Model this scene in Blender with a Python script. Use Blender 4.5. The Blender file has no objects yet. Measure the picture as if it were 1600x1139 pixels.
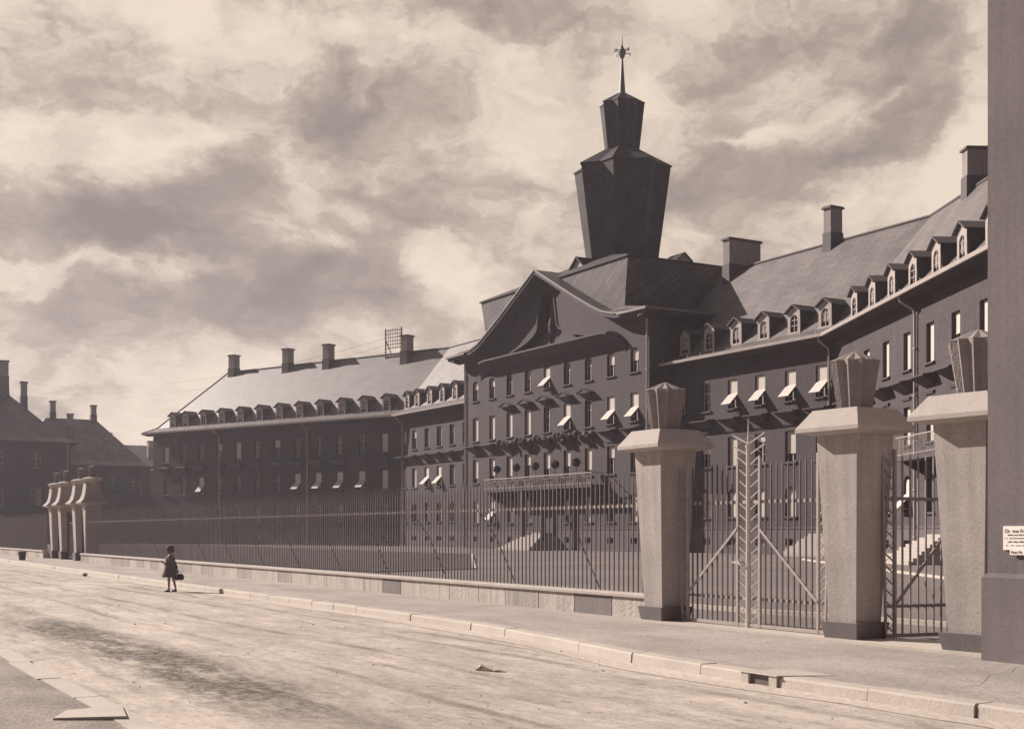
import bpy, bmesh, math, random
from mathutils import Vector, Matrix
random.seed(7)
R = math.radians
sc = bpy.context.scene
COL = sc.collection

# ------------------------------------------------------------------ camera
# world: x runs along the street (towards the near right), y runs away from the street into the yard
cam_d = bpy.data.cameras.new("camera")
cam_d.sensor_width = 36.0
cam_d.lens = 45.0
cam_d.shift_y = 0.1628
cam_d.clip_start = 0.1
cam_d.clip_end = 6000
cam = bpy.data.objects.new("camera", cam_d)
COL.objects.link(cam)
cam.location = (0, 0, 1.65)
VIEW_YAW = math.atan2(2000, 1147)
cam.rotation_euler = (R(90), 0, VIEW_YAW)
sc.camera = cam

# ------------------------------------------------------------------ exposure
sc.view_settings.view_transform = 'Standard'
sc.view_settings.look = 'None'
sc.view_settings.exposure = 0.6
sc.view_settings.gamma = 1.0

# ------------------------------------------------------------------ sun
SUN_EL = R(29.5)
SUN_TH = R(64)          # from the facade's outward normal towards the far end of the street
sun_h = (-math.sin(SUN_TH), -math.cos(SUN_TH))
SUN_DIR = Vector((sun_h[0]*math.cos(SUN_EL), sun_h[1]*math.cos(SUN_EL), math.sin(SUN_EL)))
sl = bpy.data.lights.new("sun", 'SUN')
sl.energy = 5.0
sl.angle = R(0.6)
sl.color = (1.0, 0.895, 0.81)
so = bpy.data.objects.new("sun", sl)
COL.objects.link(so)
so.rotation_euler = SUN_DIR.to_track_quat('Z', 'Y').to_euler()
so.location = (-60, -40, 60)

# ------------------------------------------------------------------ sky
def build_world():
    w = bpy.data.worlds.new("World")
    sc.world = w
    w.use_nodes = True
    nt = w.node_tree
    nt.nodes.clear()
    N = nt.nodes.new
    L = nt.links.new
    def math_(op, a, b=None, c=None, clamp=False):
        n = N('ShaderNodeMath'); n.operation = op; n.use_clamp = clamp
        for i, v in enumerate((a, b, c)):
            if v is None: continue
            if isinstance(v, (int, float)): n.inputs[i].default_value = v
            else: L(v, n.inputs[i])
        return n.outputs[0]
    tc = N('ShaderNodeTexCoord')
    rot = N('ShaderNodeVectorRotate'); rot.rotation_type = 'Z_AXIS'
    rot.inputs['Angle'].default_value = -VIEW_YAW          # the sky's own zero bearing
    L(tc.outputs['Generated'], rot.inputs['Vector'])
    sep = N('ShaderNodeSeparateXYZ'); L(rot.outputs[0], sep.inputs[0])
    x, y, z = sep.outputs
    az0 = math_('ARCTAN2', x, y)
    el0 = math_('ARCSINE', z)
    comb = N('ShaderNodeCombineXYZ'); L(az0, comb.inputs[0]); L(math_('MULTIPLY', el0, 1.7), comb.inputs[1])
    def noise(scale, detail=6, rough=.55, vec=None, dist=0., off=0.):
        n = N('ShaderNodeTexNoise'); n.inputs['Scale'].default_value = scale
        n.inputs['Detail'].default_value = detail; n.inputs['Roughness'].default_value = rough
        n.inputs['Distortion'].default_value = dist
        v = vec or comb.outputs[0]
        if off:
            m = N('ShaderNodeVectorMath'); m.operation = 'ADD'; L(v, m.inputs[0]); m.inputs[1].default_value = (off, off*.7, off*1.3); v = m.outputs[0]
        L(v, n.inputs['Vector'])
        return n
    # warp of the coordinates, so that cloud edges billow
    w1 = noise(3.2, 8, .62, off=3.1)
    s1 = N('ShaderNodeSeparateColor'); L(w1.outputs['Color'], s1.inputs[0])
    w2 = noise(11., 7, .6, off=7.7)
    s2 = N('ShaderNodeSeparateColor'); L(w2.outputs['Color'], s2.inputs[0])
    az = math_('ADD', az0, math_('MULTIPLY', math_('SUBTRACT', s1.outputs[0], .5), .17))
    el = math_('ADD', el0, math_('MULTIPLY', math_('SUBTRACT', s1.outputs[1], .5), .11))
    az = math_('ADD', az, math_('MULTIPLY', math_('SUBTRACT', s2.outputs[0], .5), .09))
    el = math_('ADD', el, math_('MULTIPLY', math_('SUBTRACT', s2.outputs[1], .5), .07))
    comb2 = N('ShaderNodeCombineXYZ'); L(az, comb2.inputs[0]); L(math_('MULTIPLY', el, 1.5), comb2.inputs[1])
    total = None
    # banks: px, py, rx, ry (in 1/2000 rad steps), amount (+ dark, - bright)
    banks = [(60,325,140,36,.62),(190,370,110,34,.95),(280,330,90,60,.7),(100,148,160,34,.65),(345,285,80,50,.7),(400,230,70,50,.4),(520,205,130,55,.45),
             (590,285,100,40,.5),(560,455,125,58,.95),(470,440,90,40,.4),(180,478,190,45,.75),(690,345,100,28,.3),(640,500,90,40,.6),(350,500,120,40,.5),
             (1290,70,150,40,.45),(1400,100,80,36,.3),(1260,250,140,34,.5),(1390,240,80,30,.4),(780,14,90,24,.9),(860,265,60,12,.5),(850,290,70,10,.35),
             (690,130,120,34,.6),(480,130,100,34,.3),(1110,95,80,22,.3),(1230,150,110,22,.4),(1120,235,60,40,.35),
             (30,510,90,50,.35),(60,20,120,34,.35),(250,20,120,26,.3),(1450,190,60,50,.5),
             (460,290,60,32,-.6),(400,365,75,28,-.65),(240,430,120,16,-.6),(490,395,60,14,-.6),(230,215,190,26,-.5),(60,405,140,18,-.5),(350,190,80,30,-.35),
             (720,430,60,70,-.6),(330,60,130,60,-.45),(830,190,70,40,-.3),(1060,340,140,36,-.45),(1515,250,36,150,-.55),(560,60,140,40,-.35),(1000,170,70,70,-.2),(905,55,90,20,.4),(1050,105,70,16,.35),
             (120,255,120,20,-.35),(1400,320,120,26,-.45),(860,350,60,60,-.4),(1100,20,60,60,-.3),(1180,200,90,14,-.4)]
    for (px, py, rx, ry, amt) in banks:
        X, Z = (px-800)/2000., (830-py)/2000.
        a = math.atan2(X, 1.0); e = math.atan2(Z, math.hypot(1, X))
        da = math_('MULTIPLY', math_('SUBTRACT', az, a), 2000./rx)
        de = math_('MULTIPLY', math_('SUBTRACT', el, e), 2000./ry)
        d2 = math_('ADD', math_('MULTIPLY', da, da), math_('MULTIPLY', de, de))
        g = math_('DIVIDE', amt*(.74 if amt > 0 else .85), math_('ADD', math_('MULTIPLY', math_('MULTIPLY', d2, d2), .30), math_('ADD', math_('MULTIPLY', d2, .7), 1.0)))
        total = g if total is None else math_('ADD', total, g)
    # planar cloud field for the rest of the sky
    zz = math_('ADD', math_('MAXIMUM', z, 0.0), .22)
    pl = N('ShaderNodeCombineXYZ'); L(math_('DIVIDE', x, zz), pl.inputs[0]); L(math_('DIVIDE', y, zz), pl.inputs[1])
    n1 = noise(1.15, 9, .58, vec=pl.outputs[0], dist=.4, off=1.7)
    n2 = noise(5.5, 8, .62, vec=comb2.outputs[0], off=5.3)
    n3 = noise(17.0, 7, .62, vec=comb2.outputs[0], off=9.3)
    v = math_('ADD', total, math_('MULTIPLY', math_('SUBTRACT', n1.outputs['Fac'], .5), .45))
    v = math_('ADD', v, math_('MULTIPLY', math_('SUBTRACT', n2.outputs['Fac'], .5), 2.9))
    v = math_('ADD', v, math_('MULTIPLY', math_('SUBTRACT', n3.outputs['Fac'], .5), 1.9))
    v = math_('SUBTRACT', v, .14)
    v = math_('ADD', math_('MULTIPLY', math_('DIVIDE', v, math_('ADD', math_('ABSOLUTE', v), .80)), .95), .42)
    cr = N('ShaderNodeValToRGB')
    cr.color_ramp.interpolation = 'LINEAR'
    e0 = cr.color_ramp.elements
    e0[0].position = 0.02; e0[0].color = (.880, .738, .605, 1)
    e0[1].position = 0.98; e0[1].color = (.250, .204, .190, 1)
    m = e0.new(.45); m.color = (.600, .497, .412, 1)
    L(v, cr.inputs[0])
    # daylight of the clear sky, drained of its blue as the print is
    sky = N('ShaderNodeTexSky'); sky.sky_type = 'NISHITA'; sky.sun_disc = False
    sky.sun_elevation = SUN_EL
    sky.sun_rotation = math.atan2(SUN_DIR.x, SUN_DIR.y)
    bw = N('ShaderNodeRGBToBW'); L(sky.outputs[0], bw.inputs[0])
    tint = N('ShaderNodeMix'); tint.data_type = 'RGBA'; tint.blend_type = 'MULTIPLY'; tint.inputs[0].default_value = 1
    L(bw.outputs[0], tint.inputs[6]); tint.inputs[7].default_value = (1.0, .84, .78, 1)
    # sky made dimmer and bluer away from the view, to deepen and cool shade
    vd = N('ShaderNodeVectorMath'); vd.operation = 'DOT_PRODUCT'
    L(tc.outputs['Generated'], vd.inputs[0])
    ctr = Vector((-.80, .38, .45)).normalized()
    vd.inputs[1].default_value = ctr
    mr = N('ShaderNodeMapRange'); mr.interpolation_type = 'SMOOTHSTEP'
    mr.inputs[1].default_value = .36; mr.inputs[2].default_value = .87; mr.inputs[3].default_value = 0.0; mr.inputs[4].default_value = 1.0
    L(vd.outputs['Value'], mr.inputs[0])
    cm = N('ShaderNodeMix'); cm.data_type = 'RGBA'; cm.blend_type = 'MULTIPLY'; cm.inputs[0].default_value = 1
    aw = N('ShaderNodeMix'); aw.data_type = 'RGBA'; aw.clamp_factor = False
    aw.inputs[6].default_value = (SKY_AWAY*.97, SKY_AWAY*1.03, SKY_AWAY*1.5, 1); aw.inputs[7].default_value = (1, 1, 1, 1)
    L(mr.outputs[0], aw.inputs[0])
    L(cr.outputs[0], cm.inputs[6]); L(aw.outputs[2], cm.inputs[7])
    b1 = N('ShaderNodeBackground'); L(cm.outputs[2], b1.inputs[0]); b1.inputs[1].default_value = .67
    b2 = N('ShaderNodeBackground'); L(tint.outputs[2], b2.inputs[0]); b2.inputs[1].default_value = 0.05
    ms = N('ShaderNodeMixShader'); ms.inputs[0].default_value = .08
    L(b1.outputs[0], ms.inputs[1]); L(b2.outputs[0], ms.inputs[2])
    o = N('ShaderNodeOutputWorld'); L(ms.outputs[0], o.inputs[0])
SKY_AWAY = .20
HAZE = .00036
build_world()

# ------------------------------------------------------------------ materials
def mat(name, col, rough=.8, var=.12, scale=3.0, stretch=(1,1,1), bump=0., bscale=20., spec=.3, fine=.0, fscale=60., metal=0., streak=0., detail=5):
    """plain procedural surface: base colour broken up by two noises, optional bump and rain streaks"""
    m = bpy.data.materials.new(name); m.use_nodes = True
    nt = m.node_tree; N = nt.nodes.new; L = nt.links.new
    p = nt.nodes['Principled BSDF']
    p.inputs['Roughness'].default_value = rough
    p.inputs['Specular IOR Level'].default_value = spec
    p.inputs['Metallic'].default_value = metal
    tc = N('ShaderNodeTexCoord')
    mp = N('ShaderNodeMapping'); mp.inputs['Scale'].default_value = stretch
    L(tc.outputs['Object'], mp.inputs[0])
    n = N('ShaderNodeTexNoise'); n.inputs['Scale'].default_value = scale; n.inputs['Detail'].default_value = detail; n.inputs['Roughness'].default_value = .6
    L(mp.outputs[0], n.inputs['Vector'])
    val = None
    def mul(f, amt):
        r = N('ShaderNodeMapRange'); r.inputs[1].default_value = .25; r.inputs[2].default_value = .75
        r.inputs[3].default_value = 1-amt; r.inputs[4].default_value = 1+amt
        L(f, r.inputs[0]); return r.outputs[0]
    def combine(a, b):
        k = N('ShaderNodeMath'); k.operation = 'MULTIPLY'; L(a, k.inputs[0]); L(b, k.inputs[1]); return k.outputs[0]
    val = mul(n.outputs['Fac'], var)
    if fine:
        n2 = N('ShaderNodeTexNoise'); n2.inputs['Scale'].default_value = fscale; n2.inputs['Detail'].default_value = 3
        L(mp.outputs[0], n2.inputs['Vector']); val = combine(val, mul(n2.outputs['Fac'], fine))
    if streak:
        mp2 = N('ShaderNodeMapping'); mp2.inputs['Scale'].default_value = (6, 6, .25)
        L(tc.outputs['Object'], mp2.inputs[0])
        n3 = N('ShaderNodeTexNoise'); n3.inputs['Scale'].default_value = 1.5; n3.inputs['Detail'].default_value = 4
        L(mp2.outputs[0], n3.inputs['Vector']); val = combine(val, mul(n3.outputs['Fac'], streak))
    mx = N('ShaderNodeMix'); mx.data_type = 'RGBA'; mx.blend_type = 'MULTIPLY'; mx.inputs[0].default_value = 1
    mx.inputs[6].default_value = (*col, 1); L(val, mx.inputs[7])
    L(mx.outputs[2], p.inputs['Base Color'])
    if bump:
        nb = N('ShaderNodeTexNoise'); nb.inputs['Scale'].default_value = bscale; nb.inputs['Detail'].default_value = 6
        L(mp.outputs[0], nb.inputs['Vector'])
        b = N('ShaderNodeBump'); b.inputs['Strength'].default_value = bump; b.inputs['Distance'].default_value = .05
        L(nb.outputs['Fac'], b.inputs['Height']); L(b.outputs[0], p.inputs['Normal'])
    return m

def slate(name, col, rough=.5, row=.24, width=.34, angle=0., spec=.5, contrast=.22):
    """slating laid by UV (metres): courses with dark joints, each slate a little different"""
    m = bpy.data.materials.new(name); m.use_nodes = True
    nt = m.node_tree; N = nt.nodes.new; L = nt.links.new
    p = nt.nodes['Principled BSDF']
    p.inputs['Roughness'].default_value = rough; p.inputs['Specular IOR Level'].default_value = spec
    uv = N('ShaderNodeUVMap')
    mp = N('ShaderNodeMapping'); mp.inputs['Rotation'].default_value = (0, 0, angle); L(uv.outputs[0], mp.inputs[0])
    bk = N('ShaderNodeTexBrick'); bk.inputs['Scale'].default_value = 1.0
    bk.inputs['Brick Width'].default_value = width; bk.inputs['Row Height'].default_value = row
    bk.inputs['Mortar Size'].default_value = .035; bk.inputs['Mortar Smooth'].default_value = .4
    bk.inputs['Color1'].default_value = (1+contrast, 1+contrast, 1+contrast, 1); bk.inputs['Color2'].default_value = (1-contrast, 1-contrast, 1-contrast, 1)
    bk.inputs['Mortar'].default_value = (.36, .36, .36, 1)
    L(mp.outputs[0], bk.inputs[0])
    n = N('ShaderNodeTexNoise'); n.inputs['Scale'].default_value = .5; n.inputs['Detail'].default_value = 6; L(uv.outputs[0], n.inputs['Vector'])
    r = N('ShaderNodeMapRange'); r.inputs[1].default_value = .3; r.inputs[2].default_value = .7; r.inputs[3].default_value = .74; r.inputs[4].default_value = 1.26
    L(n.outputs['Fac'], r.inputs[0])
    a = N('ShaderNodeMix'); a.data_type = 'RGBA'; a.blend_type = 'MULTIPLY'; a.inputs[0].default_value = 1; a.inputs[6].default_value = (*col, 1); L(bk.outputs[0], a.inputs[7])
    b = N('ShaderNodeMix'); b.data_type = 'RGBA'; b.blend_type = 'MULTIPLY'; b.inputs[0].default_value = 1; L(a.outputs[2], b.inputs[6]); L(r.outputs[0], b.inputs[7])
    L(b.outputs[2], p.inputs['Base Color'])
    bp = N('ShaderNodeBump'); bp.inputs['Strength'].default_value = .5; bp.inputs['Distance'].default_value = .03
    L(bk.outputs[0], bp.inputs['Height']); L(bp.outputs[0], p.inputs['Normal'])
    return m

M = {}
M['wall'] = mat('dark_clinker_wall', (.071,.058,.062), .85, .20, .30, bump=.3, bscale=9, fine=.30, fscale=6, streak=.20)
M['plinth'] = mat('plinth_render', (.125,.106,.112), .9, .16, .5, bump=.3, bscale=8, fine=.1, fscale=9)
M['trim'] = mat('trim_stone', (.085,.071,.079), .85, .12, .8)
M['slate'] = slate('roof_slate', (.138,.119,.117), .56, .30, 1.7, spec=.38, contrast=.12)
M['slate_attic'] = slate('attic_slate', (.115,.098,.101), .65, .29, 1.9, angle=R(-35), contrast=.26, spec=.25)
M['slate_tower'] = slate('tower_slate', (.066,.055,.064), .65, .24, .28, contrast=.2, spec=.2)
M['soffit'] = mat('eaves_boards', (.075,.062,.070), .8, .1, 1.0)
M['zinc'] = mat('zinc_gutter', (.42,.368,.345), .45, .12, 2., spec=.5)
M['frame'] = mat('window_paint', (.47,.415,.40), .55, .1, 4.)
M['jamb'] = mat('dormer_paint', (.37,.32,.30), .7, .12, 3., streak=.1)
M['glass'] = mat('window_glass', (.045,.037,.041), .12, .2, 1., spec=.5)
M['cloth'] = mat('blind_cloth', (.57,.515,.465), .9, .06, 2., stretch=(1,1,3))
M['canvas'] = mat('awning_canvas', (.60,.545,.50), .9, .06, 2.)
M['dim_cloth'] = mat('blind_linen', (.36,.32,.30), .9, .08, 2.)
M['chimney'] = mat('chimney_render', (.27,.235,.226), .9, .14, 1.5, bump=.2, streak=.15)
M['door'] = mat('door_oak', (.07,.057,.058), .6, .2, 3.)
M['concrete'] = mat('cast_concrete', (.365,.324,.308), .9, .16, 1.3, bump=.12, bscale=70, fine=.20, fscale=40, streak=.12)
M['concrete_cap'] = mat('cap_concrete', (.41,.365,.338), .9, .10, 2.2, bump=.2, bscale=60, fine=.10, fscale=40)
M['concrete_fin'] = mat('finial_concrete', (.27,.238,.23), .85, .12, 3., bump=.35, bscale=30, fine=.1, fscale=45, streak=.12)
M['darkstone'] = mat('basalt_plinth', (.155,.136,.138), .8, .12, 3., bump=.15, bscale=45, fine=.12, fscale=40)
M['wicket'] = mat('wicket_paint', (.27,.235,.235), .55, .12, 5.)
M['mastpaint'] = mat('mast_paint', (.55,.49,.45), .5, .1, 6.)
M['iron'] = mat('fence_paint', (.125,.106,.112), .6, .12, 4.)
M['gatepaint'] = mat('gate_paint', (.36,.317,.30), .55, .12, 5.)
M['stucco'] = mat('rough_stucco', (.155,.134,.137), .95, .14, .7, bump=.16, bscale=70, fine=.10, fscale=28, streak=.10)
M['white'] = mat('enamel_white', (.80,.745,.68), .4, .05, 4., spec=.5)
M['ink'] = mat('enamel_ink', (.13,.11,.105), .5, .1, 6.)
M['leaf'] = mat('clipped_leaf', (.045,.040,.036), .7, .35, 9.)
M['wood'] = mat('timber', (.10,.08,.075), .8, .2, 4.)
M['steps'] = mat('step_stone', (.42,.372,.345), .9, .1, 2., fine=.08, fscale=12)
M['kerbstone'] = mat('kerb_granite', (.47,.418,.37), .85, .12, 1.2, bump=.15, bscale=40, fine=.10, fscale=40)
M['coat'] = mat('coat_cloth', (.125,.104,.108), .95, .15, 14.)
M['lightcloth'] = mat('blouse_cloth', (.45,.39,.36), .95, .1, 14.)
M['skin'] = mat('skin', (.26,.20,.175), .6, .06, 20.)
M['hair'] = mat('hair', (.10,.078,.072), .7, .2, 40., stretch=(1,1,.2))
M['leather'] = mat('leather', (.07,.055,.056), .5, .2, 20.)
M['paper'] = mat('paper', (.62,.55,.48), .9, .1, 20.)
M['bucket'] = mat('bucket_metal', (.11,.092,.09), .6, .2, 9.)

# ------------------------------------------------------------------ mesh helpers
WL = {}     # world base of every built object (objects carry no rotation unless given)
class MB:
    def __init__(s): s.v = []; s.f = []; s.mi = []; s.uv = []
    def face(s, pts, mi=0, uv=None):
        i = len(s.v); s.v += [tuple(p) for p in pts]; s.f.append(tuple(range(i, i+len(pts)))); s.mi.append(mi); s.uv.append(uv)
    def box(s, x0, x1, y0, y1, z0, z1, mi=0):
        p = [(x0,y0,z0),(x1,y0,z0),(x1,y1,z0),(x0,y1,z0),(x0,y0,z1),(x1,y0,z1),(x1,y1,z1),(x0,y1,z1)]
        s.hexa(p, mi)
    def hexa(s, p, mi=0):
        i = len(s.v); s.v += [tuple(q) for q in p]
        for a in ((0,3,2,1),(4,5,6,7),(0,1,5,4),(1,2,6,5),(2,3,7,6),(3,0,4,7)):
            s.f.append(tuple(i+k for k in a)); s.mi.append(mi); s.uv.append(None)
    def rings(s, rings, mi=0, cap0=True, cap1=True):
        n = len(rings[0]); i = len(s.v)
        for r in rings: s.v += [tuple(q) for q in r]
        for k in range(len(rings)-1):
            for j in range(n):
                a = i+k*n+j; b = i+k*n+(j+1) % n
                s.f.append((a, b, b+n, a+n)); s.mi.append(mi); s.uv.append(None)
        if cap0: s.f.append(tuple(i+j for j in reversed(range(n)))); s.mi.append(mi); s.uv.append(None)
        if cap1: s.f.append(tuple(i+(len(rings)-1)*n+j for j in range(n))); s.mi.append(mi); s.uv.append(None)
    def bar(s, a, b, w, d=None, mi=0, up=(0,0,1)):
        a = Vector(a); b = Vector(b); d = d or w
        t = (b-a).normalized(); u = Vector(up)
        if abs(t.dot(u)) > .95: u = Vector((1,0,0))
        x = t.cross(u).normalized(); y = x.cross(t).normalized()
        q = [(-1,-1),(1,-1),(1,1),(-1,1)]
        s.rings([[e + x*(i*w/2) + y*(j*d/2) for i, j in q] for e in (a, b)], mi)
    def tube(s, pts, r, n=8, mi=0):
        pts = [Vector(p) for p in pts]; rs = r if isinstance(r, (list, tuple)) else [r]*len(pts)
        rings = []
        for k, p in enumerate(pts):
            t = (pts[min(k+1, len(pts)-1)]-pts[max(k-1, 0)]).normalized()
            u = Vector((0,0,1)) if abs(t.z) < .9 else Vector((1,0,0))
            x = t.cross(u).normalized(); y = x.cross(t).normalized()
            rings.append([p + (x*math.cos(2*math.pi*j/n) + y*math.sin(2*math.pi*j/n))*rs[k] for j in range(n)])
        s.rings(rings, mi)
    def lathe(s, prof, c=(0,0,0), n=16, mi=0):
        s.rings([[(c[0]+r*math.cos(2*math.pi*j/n), c[1]+r*math.sin(2*math.pi*j/n), c[2]+z) for j in range(n)] for r, z in prof], mi)
    def ball(s, c, r, mi=0, n=10, sz=1.):
        s.lathe([(max(r*math.sin(math.pi*k/n), .001), -r*sz*math.cos(math.pi*k/n)) for k in range(n+1)], c, n+2, mi)
    def map(s, fn): s.v = [tuple(fn(*p)) for p in s.v]; return s
    def mesh(s, name, mats, off=(0,0,0), smooth=False):
        me = bpy.data.meshes.new(name)
        me.from_pydata([(a-off[0], b-off[1], c-off[2]) for a, b, c in s.v], [], s.f)
        for m in mats: me.materials.append(m)
        me.polygons.foreach_set('material_index', s.mi)
        if any(u for u in s.uv):
            l = me.uv_layers.new(name='UVMap')
            for p, u in zip(me.polygons, s.uv):
                for k, li in enumerate(p.loop_indices):
                    q = u[k] if u else (s.v[s.f[p.index][k]][0], s.v[s.f[p.index][k]][2])
                    l.data[li].uv = q
        if smooth: me.polygons.foreach_set('use_smooth', [True]*len(me.polygons))
        me.update()
        return me
    def build(s, name, mats, parent=None, base=None, smooth=False):
        """links ONE mesh object; its vertices were written in world metres"""
        if not isinstance(mats, (list, tuple)): mats = [mats]
        b = Vector(base) if base is not None else (WL[parent] if parent else Vector((0,0,0)))
        o = bpy.data.objects.new(name, s.mesh(name, mats, b, smooth)); COL.objects.link(o)
        WL[o] = b
        if parent: o.parent = parent; o.location = b - WL[parent]
        else: o.location = b
        return o
def place(name, me, parent, loc, rz=0.):
    """an object on shared mesh data, at a world place under its thing (or at a local place under a turned part)"""
    o = bpy.data.objects.new(name, me); COL.objects.link(o); o.parent = parent
    o.location = Vector(loc) - WL.get(parent, Vector((0,0,0))); o.rotation_euler = (0,0,rz)
    return o
def tag(o, label=None, cat=None, group=None, kind=None):
    if label: o['label'] = label
    if cat: o['category'] = cat
    if group: o['group'] = group
    if kind: o['kind'] = kind
    return o
def thing(name, label, cat, loc, group=None):
    o = bpy.data.objects.new(name, None); COL.objects.link(o); o.location = loc; o.empty_display_size = .3
    WL[o] = Vector(loc)
    return tag(o, label, cat, group)
def copy_tree(o, parent=None):
    c = o.copy(); COL.objects.link(c); WL[c] = WL.get(o, Vector((0,0,0)))
    if parent: c.parent = parent
    for ch in list(o.children): copy_tree(ch, c)
    return c

# ------------------------------------------------------------------ facade frames
class Line:
    """a facade line: P is t = 0, d runs left to right seen from outside, w is measured outwards"""
    def __init__(s, P, ang):
        s.P = P; s.d = (math.cos(ang), math.sin(ang)); s.o = (s.d[1], -s.d[0]); s.ang = ang
    def at(s, t, w, z): return (s.P[0]+t*s.d[0]+w*s.o[0], s.P[1]+t*s.d[1]+w*s.o[1], z)
    def map(s, mb): return mb.map(lambda t, y, z: s.at(t, -y, z))   # local: x along, y inwards, z up

PLINTH_Z = 1.85
def wall_mesh(mb, t0, t1, z0, z1, holes, reveal=.36):
    """wall sheet in local coordinates (y = 0 outer face) with window openings and reveals; holes: (t, z, w, h, arch)"""
    ts = sorted({t0, t1} | {h[0]-h[2]/2 for h in holes} | {h[0]+h[2]/2 for h in holes})
    zs = sorted({z0, z1, PLINTH_Z} | {h[1] for h in holes} | {h[1]+h[3] for h in holes})
    zs = [z for z in zs if z0 <= z <= z1]
    for a, b in zip(ts, ts[1:]):
        for c, d in zip(zs, zs[1:]):
            tm, zm = (a+b)/2, (c+d)/2
            if any(abs(tm-h[0]) < h[2]/2 and h[1] < zm < h[1]+h[3] for h in holes): continue
            mb.face([(a,0,c),(b,0,c),(b,0,d),(a,0,d)], 1 if zm < PLINTH_Z else 0)
    for (t, z, w, h, arch) in holes:
        a, b, c, d = t-w/2, t+w/2, z, z+h
        k = 1 if z < PLINTH_Z-.5 else 0
        rise = arch
        mb.face([(a,0,c),(a,reveal,c),(b,reveal,c),(b,0,c)], k)
        mb.face([(a,0,d-rise),(a,reveal,d-rise),(a,reveal,c),(a,0,c)], k)
        mb.face([(b,0,c),(b,reveal,c),(b,reveal,d-rise),(b,0,d-rise)], k)
        if not rise:
            mb.face([(a,0,d),(b,0,d),(b,reveal,d),(a,reveal,d)], k)
        else:
            n = 8
            pts = [(t - w/2*math.cos(math.pi*i/n), d-rise+rise*math.sin(math.pi*i/n)) for i in range(n+1)]
            for (p, q) in zip(pts, pts[1:]):
                mb.face([(p[0],0,p[1]),(q[0],0,q[1]),(q[0],reveal,q[1]),(p[0],reveal,p[1])], k)
            for i, (p, q) in enumerate(zip(pts, pts[1:])):
                cx = a if i < n/2 else b
                mb.face([(cx,0,d),(p[0],0,p[1]),(q[0],0,q[1])], k)
            mb.face([(a,0,d),(pts[n//2][0],0,d-1e-4),(b,0,d)], k)

# ------------------------------------------------------------------ windows
_wm = {}
WR = random.Random(5)
def win_meshes(w, h, arch):
    key = (round(w,2), round(h,2), round(arch,2))
    if key in _wm: return _wm[key]
    y0, y1 = .27, .34
    f = MB(); hw = w/2
    fr = .075
    f.box(-hw, -hw+fr, y0, y1, 0, h); f.box(hw-fr, hw, y0, y1, 0, h)
    f.box(-hw+fr, hw-fr, y0, y1, 0, fr); f.box(-hw+fr, hw-fr, y0, y1, h-fr-arch*.35, h)
    if h > .9:
        f.box(-.05, .05, y0-.015, y1, fr, h-fr)
        tr = h*.64
        f.box(-hw+fr, -.05, y0-.012, y1, tr-.045, tr+.045); f.box(.05, hw-fr, y0-.012, y1, tr-.045, tr+.045)
        for zz in (h*.32, h*.82):
            f.box(-hw+fr, -.05, y0+.02, y1, zz-.018, zz+.018); f.box(.05, hw-fr, y0+.02, y1, zz-.018, zz+.018)
    else:
        f.box(-.06, .06, y0-.01, y1, fr, h-fr)
    g = MB(); g.face([(-hw,.332,0),(hw,.332,0),(hw,.332,h),(-hw,.332,h)])
    s = MB(); s.hexa([(-hw-.16,-.13,-.13),(hw+.16,-.13,-.13),(hw+.16,.0,-.13),(-hw-.16,.0,-.13),(-hw-.16,-.13,-.04),(hw+.16,-.13,-.04),(hw+.16,.0,0),(-hw-.16,.0,0)])
    r = {'frame': f.mesh('window', [M['frame']]), 'pane': g.mesh('pane', [M['glass']]), 'sill': s.mesh('sill', [M['trim']])}
    for k, part in (('full', .99), ('half', .52), ('most', .72), ('third', .36)):
        b = MB(); b.box(-hw+.035, hw-.035, .20, .225, h*(1-part), h-.02-arch*.4)
        b.box(-hw+.035, hw-.035, .188, .237, h*(1-part)-.012, h*(1-part)+.02)
        r[k] = [b.mesh('blind', [M['cloth']])]
        if k != 'full':
            for dv in (-.10, .07):
                b = MB(); q = part+dv
                b.box(-hw+.035, hw-.035, .20, .225, h*(1-q), h-.02-arch*.4); b.box(-hw+.035, hw-.035, .188, .237, h*(1-q)-.012, h*(1-q)+.02)
                r[k].append(b.mesh('blind', [M['cloth']]))
    r['curtain'] = []
    for (a, c, lo_) in ((-hw+.03, -hw*.45, .05), (hw*.35, hw-.03, .05), (-hw+.03, hw-.03, h*.62)):
        b = MB(); b.box(a, c, .322, .328, lo_, h-.05-arch*.4); r['curtain'].append(b.mesh('curtain', [M['dim_cloth']]))
    b = MB(); zt = h*.52
    b.box(-hw+.03, hw-.03, .13, .155, zt, h-.02-arch*.4)
    pr, dr = .70, .86
    b.hexa([(-hw+.03,.06,zt+.005),(hw-.03,.06,zt+.005),(hw-.03,.085,zt+.01),(-hw+.03,.085,zt+.01)][::1] and
           [(-hw+.03,-pr,zt-dr),(hw-.03,-pr,zt-dr),(hw-.03,.13,zt-.02),(-hw+.03,.13,zt-.02),
            (-hw+.03,-pr-.015,zt-dr+.02),(hw-.03,-pr-.015,zt-dr+.02),(hw-.03,.13,zt+.005),(-hw+.03,.13,zt+.005)])
    for sx in (-1, 1):
        b.bar((sx*(hw-.05),-pr,zt-dr+.01), (sx*(hw-.05),.13,zt-dr-.02), .025)
    r['awning'] = b.mesh('awning', [M['canvas']])
    _wm[key] = r
    return r
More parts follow.
